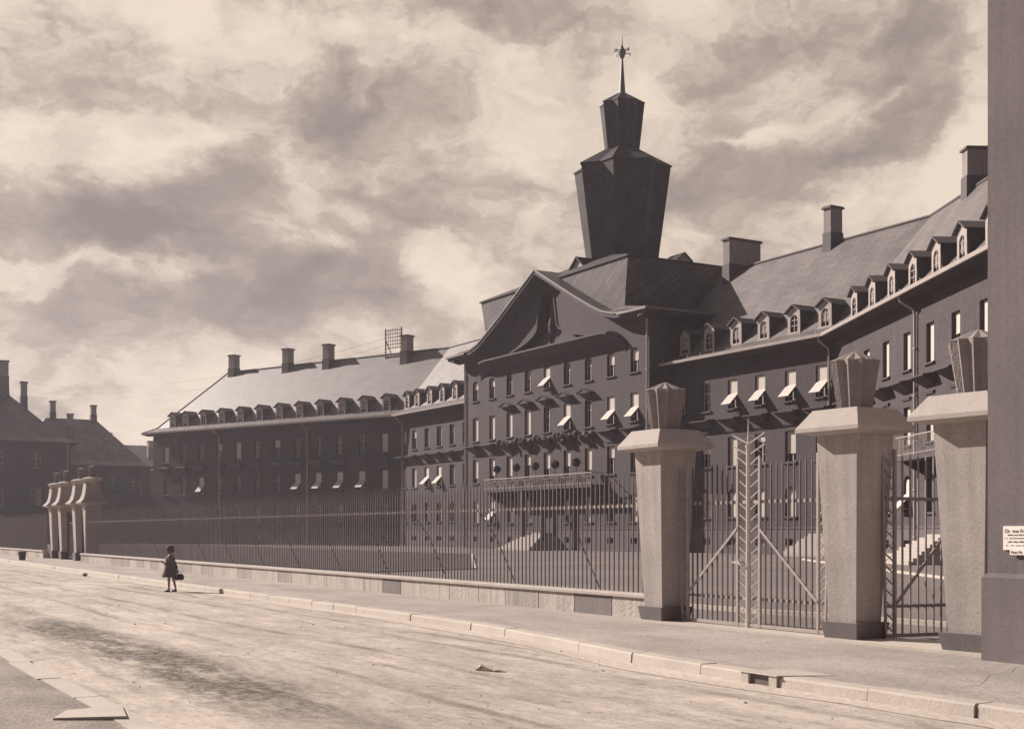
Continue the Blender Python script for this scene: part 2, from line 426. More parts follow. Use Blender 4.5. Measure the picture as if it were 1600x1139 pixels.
def add_window(bld, line, t, z, w, h, arch, style, sill=True):
    ms = win_meshes(w, h, arch)
    o = place('window', ms['frame'], bld, line.at(t, 0, z), line.ang)
    place('pane', ms['pane'], o, (0,0,0))
    if sill: place('sill', ms['sill'], o, (0,0,0))
    if style in ('full','half','most','third'):
        place('blind', WR.choice(ms[style]), o, (0,0,0))
    elif style == 'plain' and h > 1 and WR.random() < .45:
        place('curtain', WR.choice(ms['curtain']), o, (0,0,0))
    elif style == 'awning':
        place('awning', ms['awning'], o, (0,0,0))
    return o

def hood_mesh(hw=1.0, pr=.75):
    b = MB()
    b.hexa([(-hw+.32,-.03,-.62),(hw-.32,-.03,-.62),(hw-.32,0,-.62),(-hw+.32,0,-.62),(-hw,-pr,-.14),(hw,-pr,-.14),(hw,0,-.14),(-hw,0,-.14)])
    b.hexa([(-hw-.06,-pr-.06,-.137),(hw+.06,-pr-.06,-.137),(hw+.06,0,-.137),(-hw-.06,0,-.137),(-hw-.06,-pr-.06,-.06),(hw+.06,-pr-.06,-.06),(hw+.06,0,.06),(-hw-.06,0,.06)])
    b.box(-.62, .62, -.09, 0, -1.02, -.93)
    b.box(-.70, .70, -.12, 0, -.927, -.87)
    return b.mesh('hood', [M['trim']])
HOOD = hood_mesh()
def gable_hood_mesh():
    b = MB(); hw, pr = .95, .62
    # little gabled canopy: two sloping leaves and a solid underside
    for s in (-1, 1):
        b.hexa([(0,-pr,.10),(s*hw,-pr,-.22),(s*hw,0,-.22),(0,0,.10),(0,-pr-.03,.19),(s*hw,-pr-.03,-.14),(s*hw,0,-.10),(0,0,.23)])
    b.face([(-hw+.1,-pr+.05,-.22),(hw-.1,-pr+.05,-.22),(0,-pr+.05,.10)])
    b.hexa([(-.5,-.05,-.62),(.5,-.05,-.62),(.5,0,-.62),(-.5,0,-.62),(-hw+.15,-pr+.1,-.22),(hw-.15,-pr+.1,-.22),(hw-.15,0,-.22),(-hw+.15,0,-.22)])
    return b.mesh('hood', [M['trim']])
GHOOD = gable_hood_mesh()

def downpipe(bld, line, t, z0, z1, w=.14, swan=True):
    b = MB(); pts = [line.at(t, w, z0), line.at(t, w, z1-1.0)]
    if swan: pts += [line.at(t, w+.08, z1-.72), line.at(t-.15, .9, z1-.25), line.at(t-.15, 1.0, z1)]
    else: pts += [line.at(t, w, z1)]
    b.tube(pts, .075, 8)
    for zz in [z0+1.2+2.6*k for k in range(int((z1-z0)/2.6))]:
        q = line.at(t, w, zz); b.box(q[0]-.1, q[0]+.1, q[1]-.1, q[1]+.1, zz, zz+.07)
    return b.build('downpipe', M['zinc'], bld, smooth=False)

def add_chimney(bld, c, su, sv, zb, zt, ang=0., split=.40):
    """slated foot, rendered shaft and flat cover slab; c is the plan centre"""
    ca, sa = math.cos(ang), math.sin(ang)
    rt = lambda x, y, z: (c[0]+x*ca-y*sa, c[1]+x*sa+y*ca, z)
    zs = zb+(zt-zb)*split
    b = MB()
    def quadbox(m, hx, hy, z0, z1, mi, hx2=None, hy2=None):
        hx2 = hx2 or hx; hy2 = hy2 or hy
        m.hexa([rt(-hx,-hy,z0),rt(hx,-hy,z0),rt(hx,hy,z0),rt(-hx,hy,z0),rt(-hx2,-hy2,z1),rt(hx2,-hy2,z1),rt(hx2,hy2,z1),rt(-hx2,hy2,z1)], mi)
    quadbox(b, su/2, sv/2, zb-1.0, zt-.1, 0)
    o = b.build('chimney', M['chimney'], bld)
    f = MB(); quadbox(f, su/2+.12, sv/2+.12, zb-1.6, zb+.25, 0, su/2+.06, sv/2+.06); quadbox(f, su/2+.06, sv/2+.06, zb+.252, zs, 0)
    f.build('foot', M['darkfoot'], o)
    k = MB(); quadbox(k, su/2+.13, sv/2+.13, zt-.098, zt+.03, 0); quadbox(k, su/2+.05, sv/2+.05, zt+.032, zt+.10, 0)
    k.build('cap', M['darkfoot'], o)
    return o
M['darkfoot'] = mat('slated_foot', (.10,.084,.088), .7, .2, 5., stretch=(1,1,3), fine=.2, fscale=9)

_dm = {}
def dormer_meshes():
    if _dm: return _dm
    # local: x along, y inwards from the dormer front, z up from its foot; body runs back 3.4 m into the roof
    hw, hz = .62, 1.45
    b = MB()
    b.face([(-hw,.05,-.3),(-hw,.05,hz),(-hw,3.2,hz),(-hw,3.2,-.3)][::-1], 0, [(.05,0),(.05,1.7),(3.2,1.7),(3.2,0)])
    b.face([(hw,.05,-.3),(hw,.05,hz),(hw,3.2,hz),(hw,3.2,-.3)], 0, [(.05,0),(.05,1.7),(3.2,1.7),(3.2,0)])
    ov = .22; pk = hz+.40
    for s in (-1, 1):
        b.hexa([(0,-ov,pk),(s*(hw+ov),-ov,hz-.12),(s*(hw+ov),3.4,hz-.12),(0,3.4,pk),(0,-ov,pk+.09),(s*(hw+ov),-ov,hz-.03),(s*(hw+ov),3.4,hz-.03),(0,3.4,pk+.09)], 0)
    _dm['body'] = b.mesh('dormer', [M['slate_dormer']])
    f = MB(); n = 8; iw = .37; zc = .82    # white front with a round-headed light
    f.box(-hw, -iw, 0, .06, -.25, zc); f.box(iw, hw, 0, .06, -.25, zc); f.box(-iw, iw, 0, .06, -.25, 0)
    pts = [(-iw*math.cos(math.pi*i/n), zc+iw*math.sin(math.pi*i/n)) for i in range(n+1)]
    top = lambda x: hz-.02+.40*(1-abs(x)/hw)-.02
    outer = [(-hw, zc)]+[(p[0]*hw/iw, top(p[0]*hw/iw)) for p in pts[1:-1]]+[(hw, zc)]
    f2 = [(-hw,zc),(-hw,hz-.04)]
    for i in range(n):
        p, q = pts[i], pts[i+1]
        a, c = outer[i], outer[i+1]
        f.face([(p[0],0,p[1]),(q[0],0,q[1]),(c[0],0,c[1]),(a[0],0,a[1])])
        f.face([(p[0],0,p[1]),(q[0],0,q[1]),(q[0],.12,q[1]),(p[0],.12,p[1])])
    f.face([(-hw,0,zc),(outer[1][0],0,outer[1][1]),(-hw,0,hz-.04)]); f.face([(hw,0,zc),(outer[-2][0],0,outer[-2][1]),(hw,0,hz-.04)])
    f.box(-.025, .025, .05, .10, 0, zc+iw-.02); f.box(-iw, iw, .05, .10, .42, .47); f.box(-iw, iw, .05, .10, zc-.02, zc+.03)
    f.box(-hw-.06, hw+.06, -.07, 0, -.16, -.06)
    _dm['front'] = f.mesh('front', [M['jamb']])
    g = MB(); g.face([(-iw,.11,0),(iw,.11,0),(iw,.11,zc)]+[(-p[0],.11,p[1]) for p in pts[1:-1]]+[(-iw,.11,zc)])
    _dm['pane'] = g.mesh('pane', [M['glass']])
    c = MB(); c.box(-iw+.01, iw-.01, .085, .10, .30, zc+iw*.5)
    _dm['curtain'] = c.mesh('curtain', [M['dim_cloth']])
    return _dm
M['slate_dormer'] = mat('dormer_slate', (.085,.071,.076), .6, .15, 4., stretch=(1,1,3), fine=.15, fscale=9)
def add_dormer(bld, line, t, w=-.32, z=15.55, curtain=False):
    ms = dormer_meshes()
    o = place('dormer', ms['body'], bld, line.at(t, w, z), line.ang)
    place('front', ms['front'], o, (0,0,0)); place('pane', ms['pane'], o, (0,0,0))
    if curtain: place('curtain', ms['curtain'], o, (0,0,0))

# ------------------------------------------------------------------ ground, road, pavements
def ground_materials():
    def surf(name, col, fn):
        m = bpy.data.materials.new(name); m.use_nodes = True
        nt = m.node_tree; p = nt.nodes['Principled BSDF']; p.inputs['Roughness'].default_value = .95; p.inputs['Specular IOR Level'].default_value = .15
        tc = nt.nodes.new('ShaderNodeTexCoord')
        fn(nt, p, tc.outputs['Object'], col)
        return m
    def tools(nt):
        N = nt.nodes.new; L = nt.links.new
        def noise(vec, scale, st=(1,1,1), detail=6, rough=.6, dist=0., loc=(0,0,0)):
            mp = N('ShaderNodeMapping'); mp.inputs['Scale'].default_value = st; mp.inputs['Location'].default_value = loc; L(vec, mp.inputs[0])
            n = N('ShaderNodeTexNoise'); n.inputs['Scale'].default_value = scale; n.inputs['Detail'].default_value = detail; n.inputs['Roughness'].default_value = rough; n.inputs['Distortion'].default_value = dist
            L(mp.outputs[0], n.inputs['Vector']); return n.outputs['Fac']
        def rng(v, a, b, c, d, smooth=True):
            r = N('ShaderNodeMapRange'); r.interpolation_type = 'SMOOTHSTEP' if smooth else 'LINEAR'
            for i, k in enumerate((a, b, c, d)): r.inputs[i+1].default_value = k
            L(v, r.inputs[0]); return r.outputs[0]
        def op(o, a, b):
            k = N('ShaderNodeMath'); k.operation = o
            for i, v in enumerate((a, b)):
                if isinstance(v, (int, float)): k.inputs[i].default_value = v
                else: L(v, k.inputs[i])
            return k.outputs[0]
        return N, L, noise, rng, op
    def road(nt, p, vec, col):
        N, L, noise, rng, op = tools(nt)
        sep = N('ShaderNodeSeparateXYZ'); L(vec, sep.inputs[0]); X, Y, _ = sep.outputs
        wob = op('MULTIPLY', op('SUBTRACT', noise(vec, .10, (1,.3,1), 3), .5), 1.1)
        Yw = op('ADD', Y, wob)
        def band(c, w, amt):
            d = op('ABSOLUTE', op('SUBTRACT', Yw, c), 0)
            return op('MULTIPLY', rng(d, 0, w, 1, 0), amt)
        # wheel tracks: worn lines along the street
        tr = op('ADD', op('ADD', op('ADD', band(4.5, .40, .8), band(3.3, .12, .7)), band(5.75, .16, 1.0)), op('ADD', op('ADD', band(7.15, .18, 1.0), band(6.5, .08, .7)), op('ADD', band(8.45, .2, 1.0), band(9.15, .12, .8))))
        brk = rng(noise(vec, .7, (.22,1,1), 7, .7), .42, .58, 0, 1)
        tr = op('MULTIPLY', tr, brk)
        # long trodden dark drift of soil near the camera side
        dx = rng(op('ABSOLUTE', op('ADD', X, 18.0), 0), 4.5, 9.0, 1, 0)
        dy = rng(op('ABSOLUTE', op('SUBTRACT', op('ADD', Y, op('MULTIPLY', wob, .5)), 4.2), 0), .25, .95, 1, 0)
        rag = rng(noise(vec, 1.6, (.25,1,1), 9, .75), .40, .53, .12, 1)
        soil = op('MULTIPLY', op('MULTIPLY', dx, dy), rag)
        big = noise(vec, .30, (.35,1,1), 6, .62, .5)
        mid = noise(vec, 1.6, (.30,1,1), 9, .72, .5)
        streak = noise(vec, 5.0, (.22,1,1), 8, .7, .5)
        grit = noise(vec, 7.0, (.7,1,1), 9, .78, .3)
        fine = noise(vec, 30, (.7,1,1), 6, .75)
        v = op('MULTIPLY', rng(big, .3, .7, .84, 1.14), rng(mid, .32, .70, 1.12, .78))
        v = op('MULTIPLY', v, rng(streak, .3, .72, 1.10, .88))
        v = op('MULTIPLY', v, rng(grit, .36, .68, 1.10, .80))
        v = op('MULTIPLY', v, rng(fine, .3, .7, .86, 1.10))
        pits = rng(noise(vec, 3.6, (.45,1,1), 10, .8, .5), .57, .68, 1, .58)
        v = op('MULTIPLY', v, pits)
        v = op('MULTIPLY', v, op('SUBTRACT', 1.0, op('MULTIPLY', tr, .40)))
        v = op('MULTIPLY', v, op('SUBTRACT', 1.0, op('MULTIPLY', op('MULTIPLY', soil, rng(grit, .35, .65, .6, 1.25)), .66)))
        mx = N('ShaderNodeMix'); mx.data_type = 'RGBA'; mx.blend_type = 'MULTIPLY'; mx.inputs[0].default_value = 1; mx.inputs[6].default_value = (*col, 1); L(v, mx.inputs[7])
        L(mx.outputs[2], p.inputs['Base Color'])
        h = op('ADD', op('ADD', op('MULTIPLY', mid, .7), op('MULTIPLY', grit, .7)), op('SUBTRACT', op('MULTIPLY', fine, .22), op('MULTIPLY', tr, .5)))
        h = op('ADD', h, op('MULTIPLY', pits, .5))
        b = N('ShaderNodeBump'); b.inputs['Strength'].default_value = .55; b.inputs['Distance'].default_value = .04; L(h, b.inputs['Height']); L(b.outputs[0], p.inputs['Normal'])
    def gravel(nt, p, vec, col, a=.22, f=.22, sc_=.6, st=(1,1,1)):
        N, L, noise, rng, op = tools(nt)
        v = op('MULTIPLY', rng(noise(vec, sc_, st, 6, .6, .3), .3, .7, 1-a, 1+a), rng(noise(vec, 22, st, 5, .7), .3, .7, 1-f, 1+f))
        v = op('MULTIPLY', v, rng(noise(vec, 2.3, (st[0]*.4, st[1], 1), 7, .7, .4, (7,3,0)), .55, .75, 1.03, .80))
        mx = N('ShaderNodeMix'); mx.data_type = 'RGBA'; mx.blend_type = 'MULTIPLY'; mx.inputs[0].default_value = 1; mx.inputs[6].default_value = (*col, 1); L(v, mx.inputs[7])
        L(mx.outputs[2], p.inputs['Base Color'])
        b = N('ShaderNodeBump'); b.inputs['Strength'].default_value = .6; b.inputs['Distance'].default_value = .03
        L(op('ADD', noise(vec, 30, st, 5, .7), noise(vec, 3, st, 5, .6)), b.inputs['Height']); L(b.outputs[0], p.inputs['Normal'])
    M['road'] = surf('dirt_road', (.50,.44,.39), road)
    M['pave'] = surf('gravel_pavement', (.375,.332,.307), lambda *a: gravel(*a, .14, .16, .8, (.5,1,1)))
    M['nearpave'] = surf('trodden_earth', (.30,.262,.238), lambda *a: gravel(*a, .22, .2, .9, (.5,1,1)))
    M['yard'] = surf('yard_gravel', (.20,.174,.166), lambda *a: gravel(*a, .14, .12, .15))
    M['lawn'] = surf('lawn_turf', (.085,.073,.074), lambda *a: gravel(*a, .3, .3, .5))
    M['field'] = surf('bare_ground', (.27,.232,.21), lambda *a: gravel(*a, .2, .2, .1))
ground_materials()

def sheet(name, pts, z, m, kind='structure', sub=None):
    b = MB(); b.face([(x, y, z) for x, y in pts]); o = b.build(name, m); tag(o, kind=kind); return o
sheet('ground', [(-3000,-3000),(3000,-3000),(3000,3000),(-3000,3000)], -.06, M['field'])
# kerb line (street side), it swings out in front of the gate
KERB = [(-420,10.85),(-140,10.75),(-76,10.6),(-50,10.3),(-36,10.18),(-24,10.1),(-19.2,10.02),(-17.2,9.85),(-15.0,9.52),(-12.8,9.2),(-10.5,9.12),(-7,9.15),(40,9.2)]
def kerb_y(x):
    for (a, b), (c, d) in zip(KERB, KERB[1:]):
        if a <= x <= c: return b+(d-b)*(x-a)/(c-a)
    return KERB[-1][1]
rp = [(-420,2.6),(40,2.6)]+[(x, y+.06) for x, y in reversed(KERB)]
sheet('road', rp, 0, M['road'])
pp = [(x, y+.22) for x, y in KERB]+[(40,14.2),(-420,14.2)]
sheet('pavement', pp, .122, M['pave'])
sheet('near_pavement', [(-420,-60),(40,-60),(40,2.64),(-420,2.64)], .030, M['nearpave'])
sheet('yard', [(-420,14.2),(60,14.2),(60,140),(-420,140)], .0, M['yard'])
sheet('lawn', [(-150,17),(-47.5,20.8),(-49.5,26.3),(-82,43.5),(-150,43)], .03, M['lawn'])
b = MB()
x = -150.0
rk = random.Random(3)
while x < 9:
    ln = rk.uniform(1.15, 1.6) if x > -60 else rk.uniform(2.5, 3.5)
    x1 = x+ln
    if not (-11.75 < x+ln/2 < -9.6 and False):
        e = [] ; g = .012; jz = rk.uniform(-.006, .006); jy = rk.uniform(-.012, .012)
        if x < -10.87 < x1: x1 = -10.87
        if -10.87 <= x < -10.28: x = -10.28; x1 = x+ln
        ya, yb = kerb_y(x+g)+jy, kerb_y(x1-g)+jy
        prof = [(0,-.05),(0.012,.108),(.03,.13),(.25,.13),(.25,-.05)]
        b.rings([[(xx, yy+p, z+jz) for p, z in prof] for xx, yy in ((x+g, ya), (x1-g, yb))], 0)
    x = x1
tag(b.build('kerb', M['kerbstone'], base=(-20,10,0)), kind='structure')
# gutter: smoother trodden strip along the kerb
b = MB(); xs = [-120+.5*k for k in range(261)]
rg = random.Random(8)
lo = [(xx, kerb_y(xx)-.34-.06*math.sin(xx*.9)-rg.uniform(0,.07)) for xx in xs]
hi = [(xx, kerb_y(xx)+.03) for xx in xs]
for k in range(len(xs)-1):
    b.face([(*lo[k],.005),(*lo[k+1],.005),(*hi[k+1],.008),(*hi[k],.008)])
M['gutter'] = mat('gutter_sand', (.50,.44,.385), .95, .16, .9, stretch=(.4,1,1), fine=.16, fscale=18, bump=.4, bscale=20)
tag(b.build('gutter', M['gutter']), kind='structure')
# near kerb: a flush row of stones on the camera's side of the street
b = MB(); x = -60.0
while x < 4:
    ln = rk.uniform(1.4, 2.2); j = rk.uniform(-.025, .025)
    b.box(x+.015, x+ln-.015, 2.48+j, 2.72+j, -.04, .040+rk.uniform(-.002,.003)); x += ln
tag(b.build('near_kerb', M['kerbstone'], base=(-20,2.5,0)), kind='structure')
b = MB()
b.hexa([(-11.95,2.25,.03),(-11.5,2.05,.03),(-11.2,2.60,.03),(-11.98,2.74,.03),(-11.95,2.25,.050),(-11.5,2.05,.050),(-11.2,2.60,.064),(-11.98,2.74,.056)])
tag(b.build('stone_slab', M['kerbstone'], base=(-12.1,2.5,.05)), 'pale flat stone slab lying across the near kerb at bottom left', 'slab')

pts = [(-9.75,12.4),(-9.62,12.0),(-9.35,11.6),(-9.30,11.2),(-9.02,10.8),(-8.75,10.4),(-8.70,10.05)]
b = MB()
for (p, q) in zip(pts, pts[1:]): b.face([(p[0]-.004,p[1],.1265),(p[0]+.004,p[1],.1265),(q[0]+.004,q[1],.1265),(q[0]-.004,q[1],.1265)])
tag(b.build('pavement_crack', M['nearpave'], base=(-9.3,11,.12)), kind='structure')

# drain in the kerb
d = thing('street_drain', 'dark rectangular drain mouth set in the pale kerb before the gate', 'drain', (-10.57, 9.13, 0))
b = MB()
x0, x1, y0 = -10.86, -10.29, 9.105
b.box(x0, x0+.12, y0, y0+.5, -.04, .125); b.box(x1-.12, x1, y0, y0+.5, -.04, .125)
b.box(x0+.12, x1-.12, y0+.42, y0+.5, -.04, .125); b.box(x0+.12, x1-.12, y0, y0+.42, -.04, -.01)
b.build('frame', M['kerbstone'], d)
b = MB(); b.hexa([(x0-.02,y0-.015,.1255),(x1+.02,y0-.015,.1255),(x1+.22,y0+.62,.1),(x0+.12,y0+.62,.1),(x0-.02,y0-.01,.136),(x1+.02,y0-.01,.136),(x1+.22,y0+.62,.126),(x0+.12,y0+.62,.126)])
b.build('cover_slab', M['kerbstone'], d)
b = MB()
b.box(x0+.12, x1-.12, y0+.035, y0+.06, .0, .122)
b.build('grate', M['ink'], d)

# ------------------------------------------------------------------ wings
def mitre(l1, l2, w, z):
    k = w/(1+l1.o[0]*l2.o[0]+l1.o[1]*l2.o[1])
    return (l2.P[0]+k*(l1.o[0]+l2.o[0]), l2.P[1]+k*(l1.o[1]+l2.o[1]), z)
PROF = [(1.05,14.78),(-.35,15.45),(-7.0,23.1),(-13.8,15.45),(-15.2,14.78)]
def roof_strip(mb, secs, mi=0):
    """secs: list of sections (lists of points) along the building; UV in metres"""
    for k in range(len(secs)-1):
        A, B = secs[k], secs[k+1]
        run = (Vector(B[0])-Vector(A[0])).length
        s = 0
        base = k*400
        for j in range(len(A)-1):
            p = [Vector(A[j]), Vector(B[j]), Vector(B[j+1]), Vector(A[j+1])]
            dx = (p[1]-p[0]).normalized()
            ny = ((p[3]-p[0]) - dx*((p[3]-p[0]).dot(dx))).normalized()
            uv = [((q-p[0]).dot(dx)+base, (q-p[0]).dot(ny)+s) for q in p]
            mb.face(p, mi, uv); s += (p[3]-p[0]).dot(ny)

FLOORS = ((10.75,2.12,0.),(6.5,2.15,0.),(2.7,2.1,.5))      # z, height, arch of the wings' storeys
BAS = (.65,.50,0.)
def wing(name, label, lines, cols, styles, pipes, dormers, ends, chimneys, door=None, curtains=()):
    """lines: two facade lines left to right meeting at lines[1].P; cols[i]: window positions on line i"""
    l0, l1 = lines
    bld = thing(name, label, 'building', (l1.P[0], l1.P[1], 0))
    (tl, hip), tr = ends
    wl = MB()
    for i, ln in enumerate(lines):
        a, b_ = (tl, 0) if i == 0 else (0, tr)
        holes = []
        for t in cols[i]:
            for fi, (z, h, ar) in enumerate(FLOORS):
                if door and door[0] == i and abs(door[1]-t) < .3 and fi == 2: continue
                holes.append((t, z, 1.1, h, ar))
            if not (door and door[0] == i and abs(door[1]-t) < .3): holes.append((t, BAS[0], 1.05, BAS[1], 0.))
        if door and door[0] == i: holes.append((door[1], 1.5, 1.5, 3.0, .5))
        m = MB(); wall_mesh(m, a, b_, -.05, 14.75, holes); ln.map(m)
        o = len(wl.v); wl.v += m.v; wl.f += [tuple(o+q for q in f) for f in m.f]; wl.mi += m.mi; wl.uv += m.uv
    # end and rear walls
    def q(pa, pb):
        wl.face([(pa[0],pa[1],-.05),(pb[0],pb[1],-.05),(pb[0],pb[1],14.75),(pa[0],pa[1],14.75)])
    q(l0.at(tl,-14.1,0), l0.at(tl,0,0)); q(l1.at(tr,0,0), l1.at(tr,-14.1,0))
    mb_ = mitre(l0, l1, -14.1, 0); q(mb_, l0.at(tl,-14.1,0)); q(l1.at(tr,-14.1,0), mb_)
    wl.build('wall', [M['wall'], M['plinth']], bld)
    # storey bands
    bd = MB()
    for i, ln in enumerate(lines):
        a, b_ = (tl, 0) if i == 0 else (0, tr)
        bm = MB(); bm.box(a, b_, -.05, 0, PLINTH_Z-.02, PLINTH_Z+.10); ln.map(bm)
        o = len(bd.v); bd.v += bm.v; bd.f += [tuple(o+k for k in f) for f in bm.f]; bd.mi += bm.mi; bd.uv += bm.uv
    bd.build('plinth_course', M['plinth'], bld)
    # roof
    rf = MB()
    if hip:
        tt = [tl-1.05, tl+.35, tl+7.0, tl+.35, tl-1.05]
    else:
        tt = [tl]*5
    s0 = [l0.at(t, w, z) for t, (w, z) in zip(tt, PROF)]
    s1 = [mitre(l0, l1, w, z) for w, z in PROF]
    s2 = [l1.at(tr, w, z) for w, z in PROF]
    roof_strip(rf, [s0, s1, s2])
    if hip:
        roof_strip(rf, [[s0[4], s0[3]], [s0[0], s0[1]]])
        e = (Vector(s0[1])-Vector(s0[3])); u = e.normalized(); mid = Vector(s0[2])-Vector(s0[3])
        rf.face([s0[3], s0[1], s0[2]], 0, [(0,0),(e.length,0),(mid.dot(u),(mid-u*mid.dot(u)).length)])
    roof = rf.build('roof', M['slate'], bld)
    ri = MB(); ri.tube([Vector(s0[2])+Vector((0,0,.02)), Vector(s1[2])+Vector((0,0,.02)), Vector(s2[2])+Vector((0,0,.02))], .14, 6)
    if hip: ri.tube([s0[0], s0[1], s0[2]], .09, 6)
    ri.build('ridge_capping', M['darkfoot'], roof)
    sf = MB(); gt = MB()
    gp = [(1.03,14.60),(1.17,14.60),(1.20,14.80),(1.05,14.80)]
    ends_t = (tl-(1.05 if hip else 0), tr)
    for prof, m in (([(0,14.40),(.02,14.40),(1.03,14.58),(1.03,14.775),(0,14.775)], sf), (gp, gt)):
        secs = [[l0.at(ends_t[0], w, z) for w, z in prof], [mitre(l0, l1, w, z) for w, z in prof], [l1.at(ends_t[1], w, z) for w, z in prof]]
        m.rings(secs)
    sf.build('eaves', M['soffit'], bld)
    # snow-guard hooks above the gutter
    for i, ln in enumerate(lines):
        a, b_ = (ends_t[0]+.5, 0) if i == 0 else (0, tr)
        t = a
        while t < b_:
            p = ln.at(t, .75, 14.92); gt.bar(p, (p[0],p[1],p[2]+.22), .035); t += 1.55
    gt.build('gutter', M['zinc'], bld)
    k = 0
    for i, ln in enumerate(lines):
        for ci, t in enumerate(cols[i]):
            for fi, (z, h, ar) in enumerate(FLOORS):
                if door and door[0] == i and abs(door[1]-t) < .3 and fi == 2: continue
                st = styles[i][fi][ci] if ci < len(styles[i][fi]) else 'plain'
                add_window(bld, ln, t, z, 1.1, h, ar, st)
            if not (door and door[0] == i and abs(door[1]-t) < .3): add_window(bld, ln, t, BAS[0], 1.05, BAS[1], 0., 'plain', sill=False)
            place('hood', HOOD, bld, ln.at(t, 0, 10.05), ln.ang)
        for t in pipes[i]: downpipe(bld, ln, t, .1, 14.6)
        for di, t in enumerate(dormers[i]): add_dormer(bld, ln, t, curtain=(di+i) % 3 != 1)
    for (i, t, w, su, sv, zb, zt) in chimneys:
        ln = lines[i]; p = ln.at(t, w, 0); add_chimney(bld, p, su, sv, zb, zt, ln.ang)
    if door:
        ln = lines[door[0]]
        dm = MB(); dm.box(door[1]-.75, door[1]+.75, .16, .30, 1.5, 4.5); dm.box(door[1]-.03, door[1]+.03, .145, .16, 1.5, 3.6); dm.box(door[1]-.75, door[1]+.75, .13, .16, 3.6, 3.72)
        ln.map(dm); do = dm.build('door', M['door'], bld)
        hn = MB(); hn.box(door[1]+.06, door[1]+.1, .08, .145, 2.45, 2.6); ln.map(hn); hn.build('handle', M['zinc'], do)
    return bld
def stairs(bld, line, t, hb=2.6, pb=3.4, ht=1.15, pt=1.15, h=1.5, n=9):
    b = MB()
    for k in range(n):
        f = k/(n-1); hw = hb+(ht-hb)*f; pr = pb+(pt-pb)*f
        b.box(t-hw, t+hw, -pr, 0, h*k/n-(.05 if k == 0 else -.001), h*(k+1)/n)
    line.map(b)
    return b.build('steps', M['steps'], bld)

bR, bL = R(27), R(23)
RA = Line((-81.5,61.2), 0.); RB = Line((-63.2,61.2), -bR)
LB = Line((-132.2,61.2), bL); LA = Line((-132.2,61.2), 0.)
LBe = LB     # t = 0 at the bend, negative to the left
ra_cols = [u+81.5 for u in (-80.1,-77.1,-73.95,-70.9,-67.72,-64.66)]
rb_cols = [2.6+3.48*k for k in range(11)]
la_cols = [u+132.2 for u in (-131.1,-128.5,-125.35,-122.35,-119.35,-116.4,-113.6)]
lb_cols = [-41.85+3.585*k for k in range(12)]
class RLine(Line): pass
# right wing: the first line's zero must sit so that the bend is lines[1].P
RA0 = Line((-63.2,61.2), 0.)
right = wing('office_wing', 'long dark office wing with grey slate roof at the right of the towered block', (RA0, RB),
    ([u-18.3 for u in ra_cols], rb_cols),
    ((('plain','plain','awning','awning','awning','awning'),('plain','half','full','third','most','full'),('full','full','full','full','full','full')),
     (('full','full','full','full','full','half','full','full'),('full','full','most','full','full','full'),('plain','full','plain','awning','plain','plain'))),
    ((-.6,), (14.6,)), ([u-18.3 for u in ra_cols], rb_cols), ((-20.3, False), 42.0),
    ((0,-18.75,-7.6,.80,3.3,22.05,25.5),(0,-7.7,-7.05,.75,1.15,22.6,25.72),(1,5.3,-7.15,.8,1.3,22.7,25.6)), door=(1, rb_cols[5]))
stairs(right, RB, rb_cols[5]); stairs(right, RA0, -.6, 2.3, 2.6, 1.1, 1.0)
# small balcony of the right wing
b = MB(); bb = MB()
b.box(14.9, 21.6, -1.35, 0, 5.45, 5.68)
for t in (15.3, 18.2, 21.2): b.hexa([(t-.1,-.9,5.3),(t+.1,-.9,5.3),(t+.1,0,4.8),(t-.1,0,4.8),(t-.1,-1.2,5.447),(t+.1,-1.2,5.447),(t+.1,0,5.447),(t-.1,0,5.447)])
RB.map(b); bal = b.build('balcony', M['trim'], right)
for k in range(35):
    t = 14.95+k*.195; bb.bar((t,-1.3,5.68),(t,-1.3,6.72), .02)
for k in range(7): bb.bar((14.95,-.1-.2*k,5.68),(14.95,-.1-.2*k,6.72), .02)
bb.bar((14.95,-1.3,6.74),(21.58,-1.3,6.74), .05); bb.bar((14.95,-1.3,5.80),(21.58,-1.3,5.80), .03); bb.bar((14.95,0,6.74),(14.95,-1.3,6.74), .05)
RB.map(bb); bb.build('railing', M['zinc'], bal)

left = wing('office_wing', 'long dark office wing with bright sunlit slate roof at the left of the towered block', (LB, LA),
    (lb_cols, la_cols),
    ((('full','plain','plain','half','full','plain','half','plain','plain','plain','plain','full'),
      ('plain','plain','awning','plain','plain','plain','plain','awning','awning','awning','awning','full'),('plain',)*12),
     (('half','half','plain','plain','plain','plain','plain'),('full','full','awning','awning','plain','plain','plain'),('plain',)*7)),
    ((-31.0,-14.9), (.9,)), ([t for t in lb_cols[1:]]+[lb_cols[0]+.9], la_cols), ((-44.6, True), 19.8),
    ((0,-36.4,-6.95,1.05,1.05,22.45,25.3),(0,-25.6,-6.7,1.05,1.05,22.2,25.2),(0,-18.1,-6.6,1.05,1.05,22.1,25.1),(0,-4.6,-6.3,1.0,1.2,21.95,24.95)))

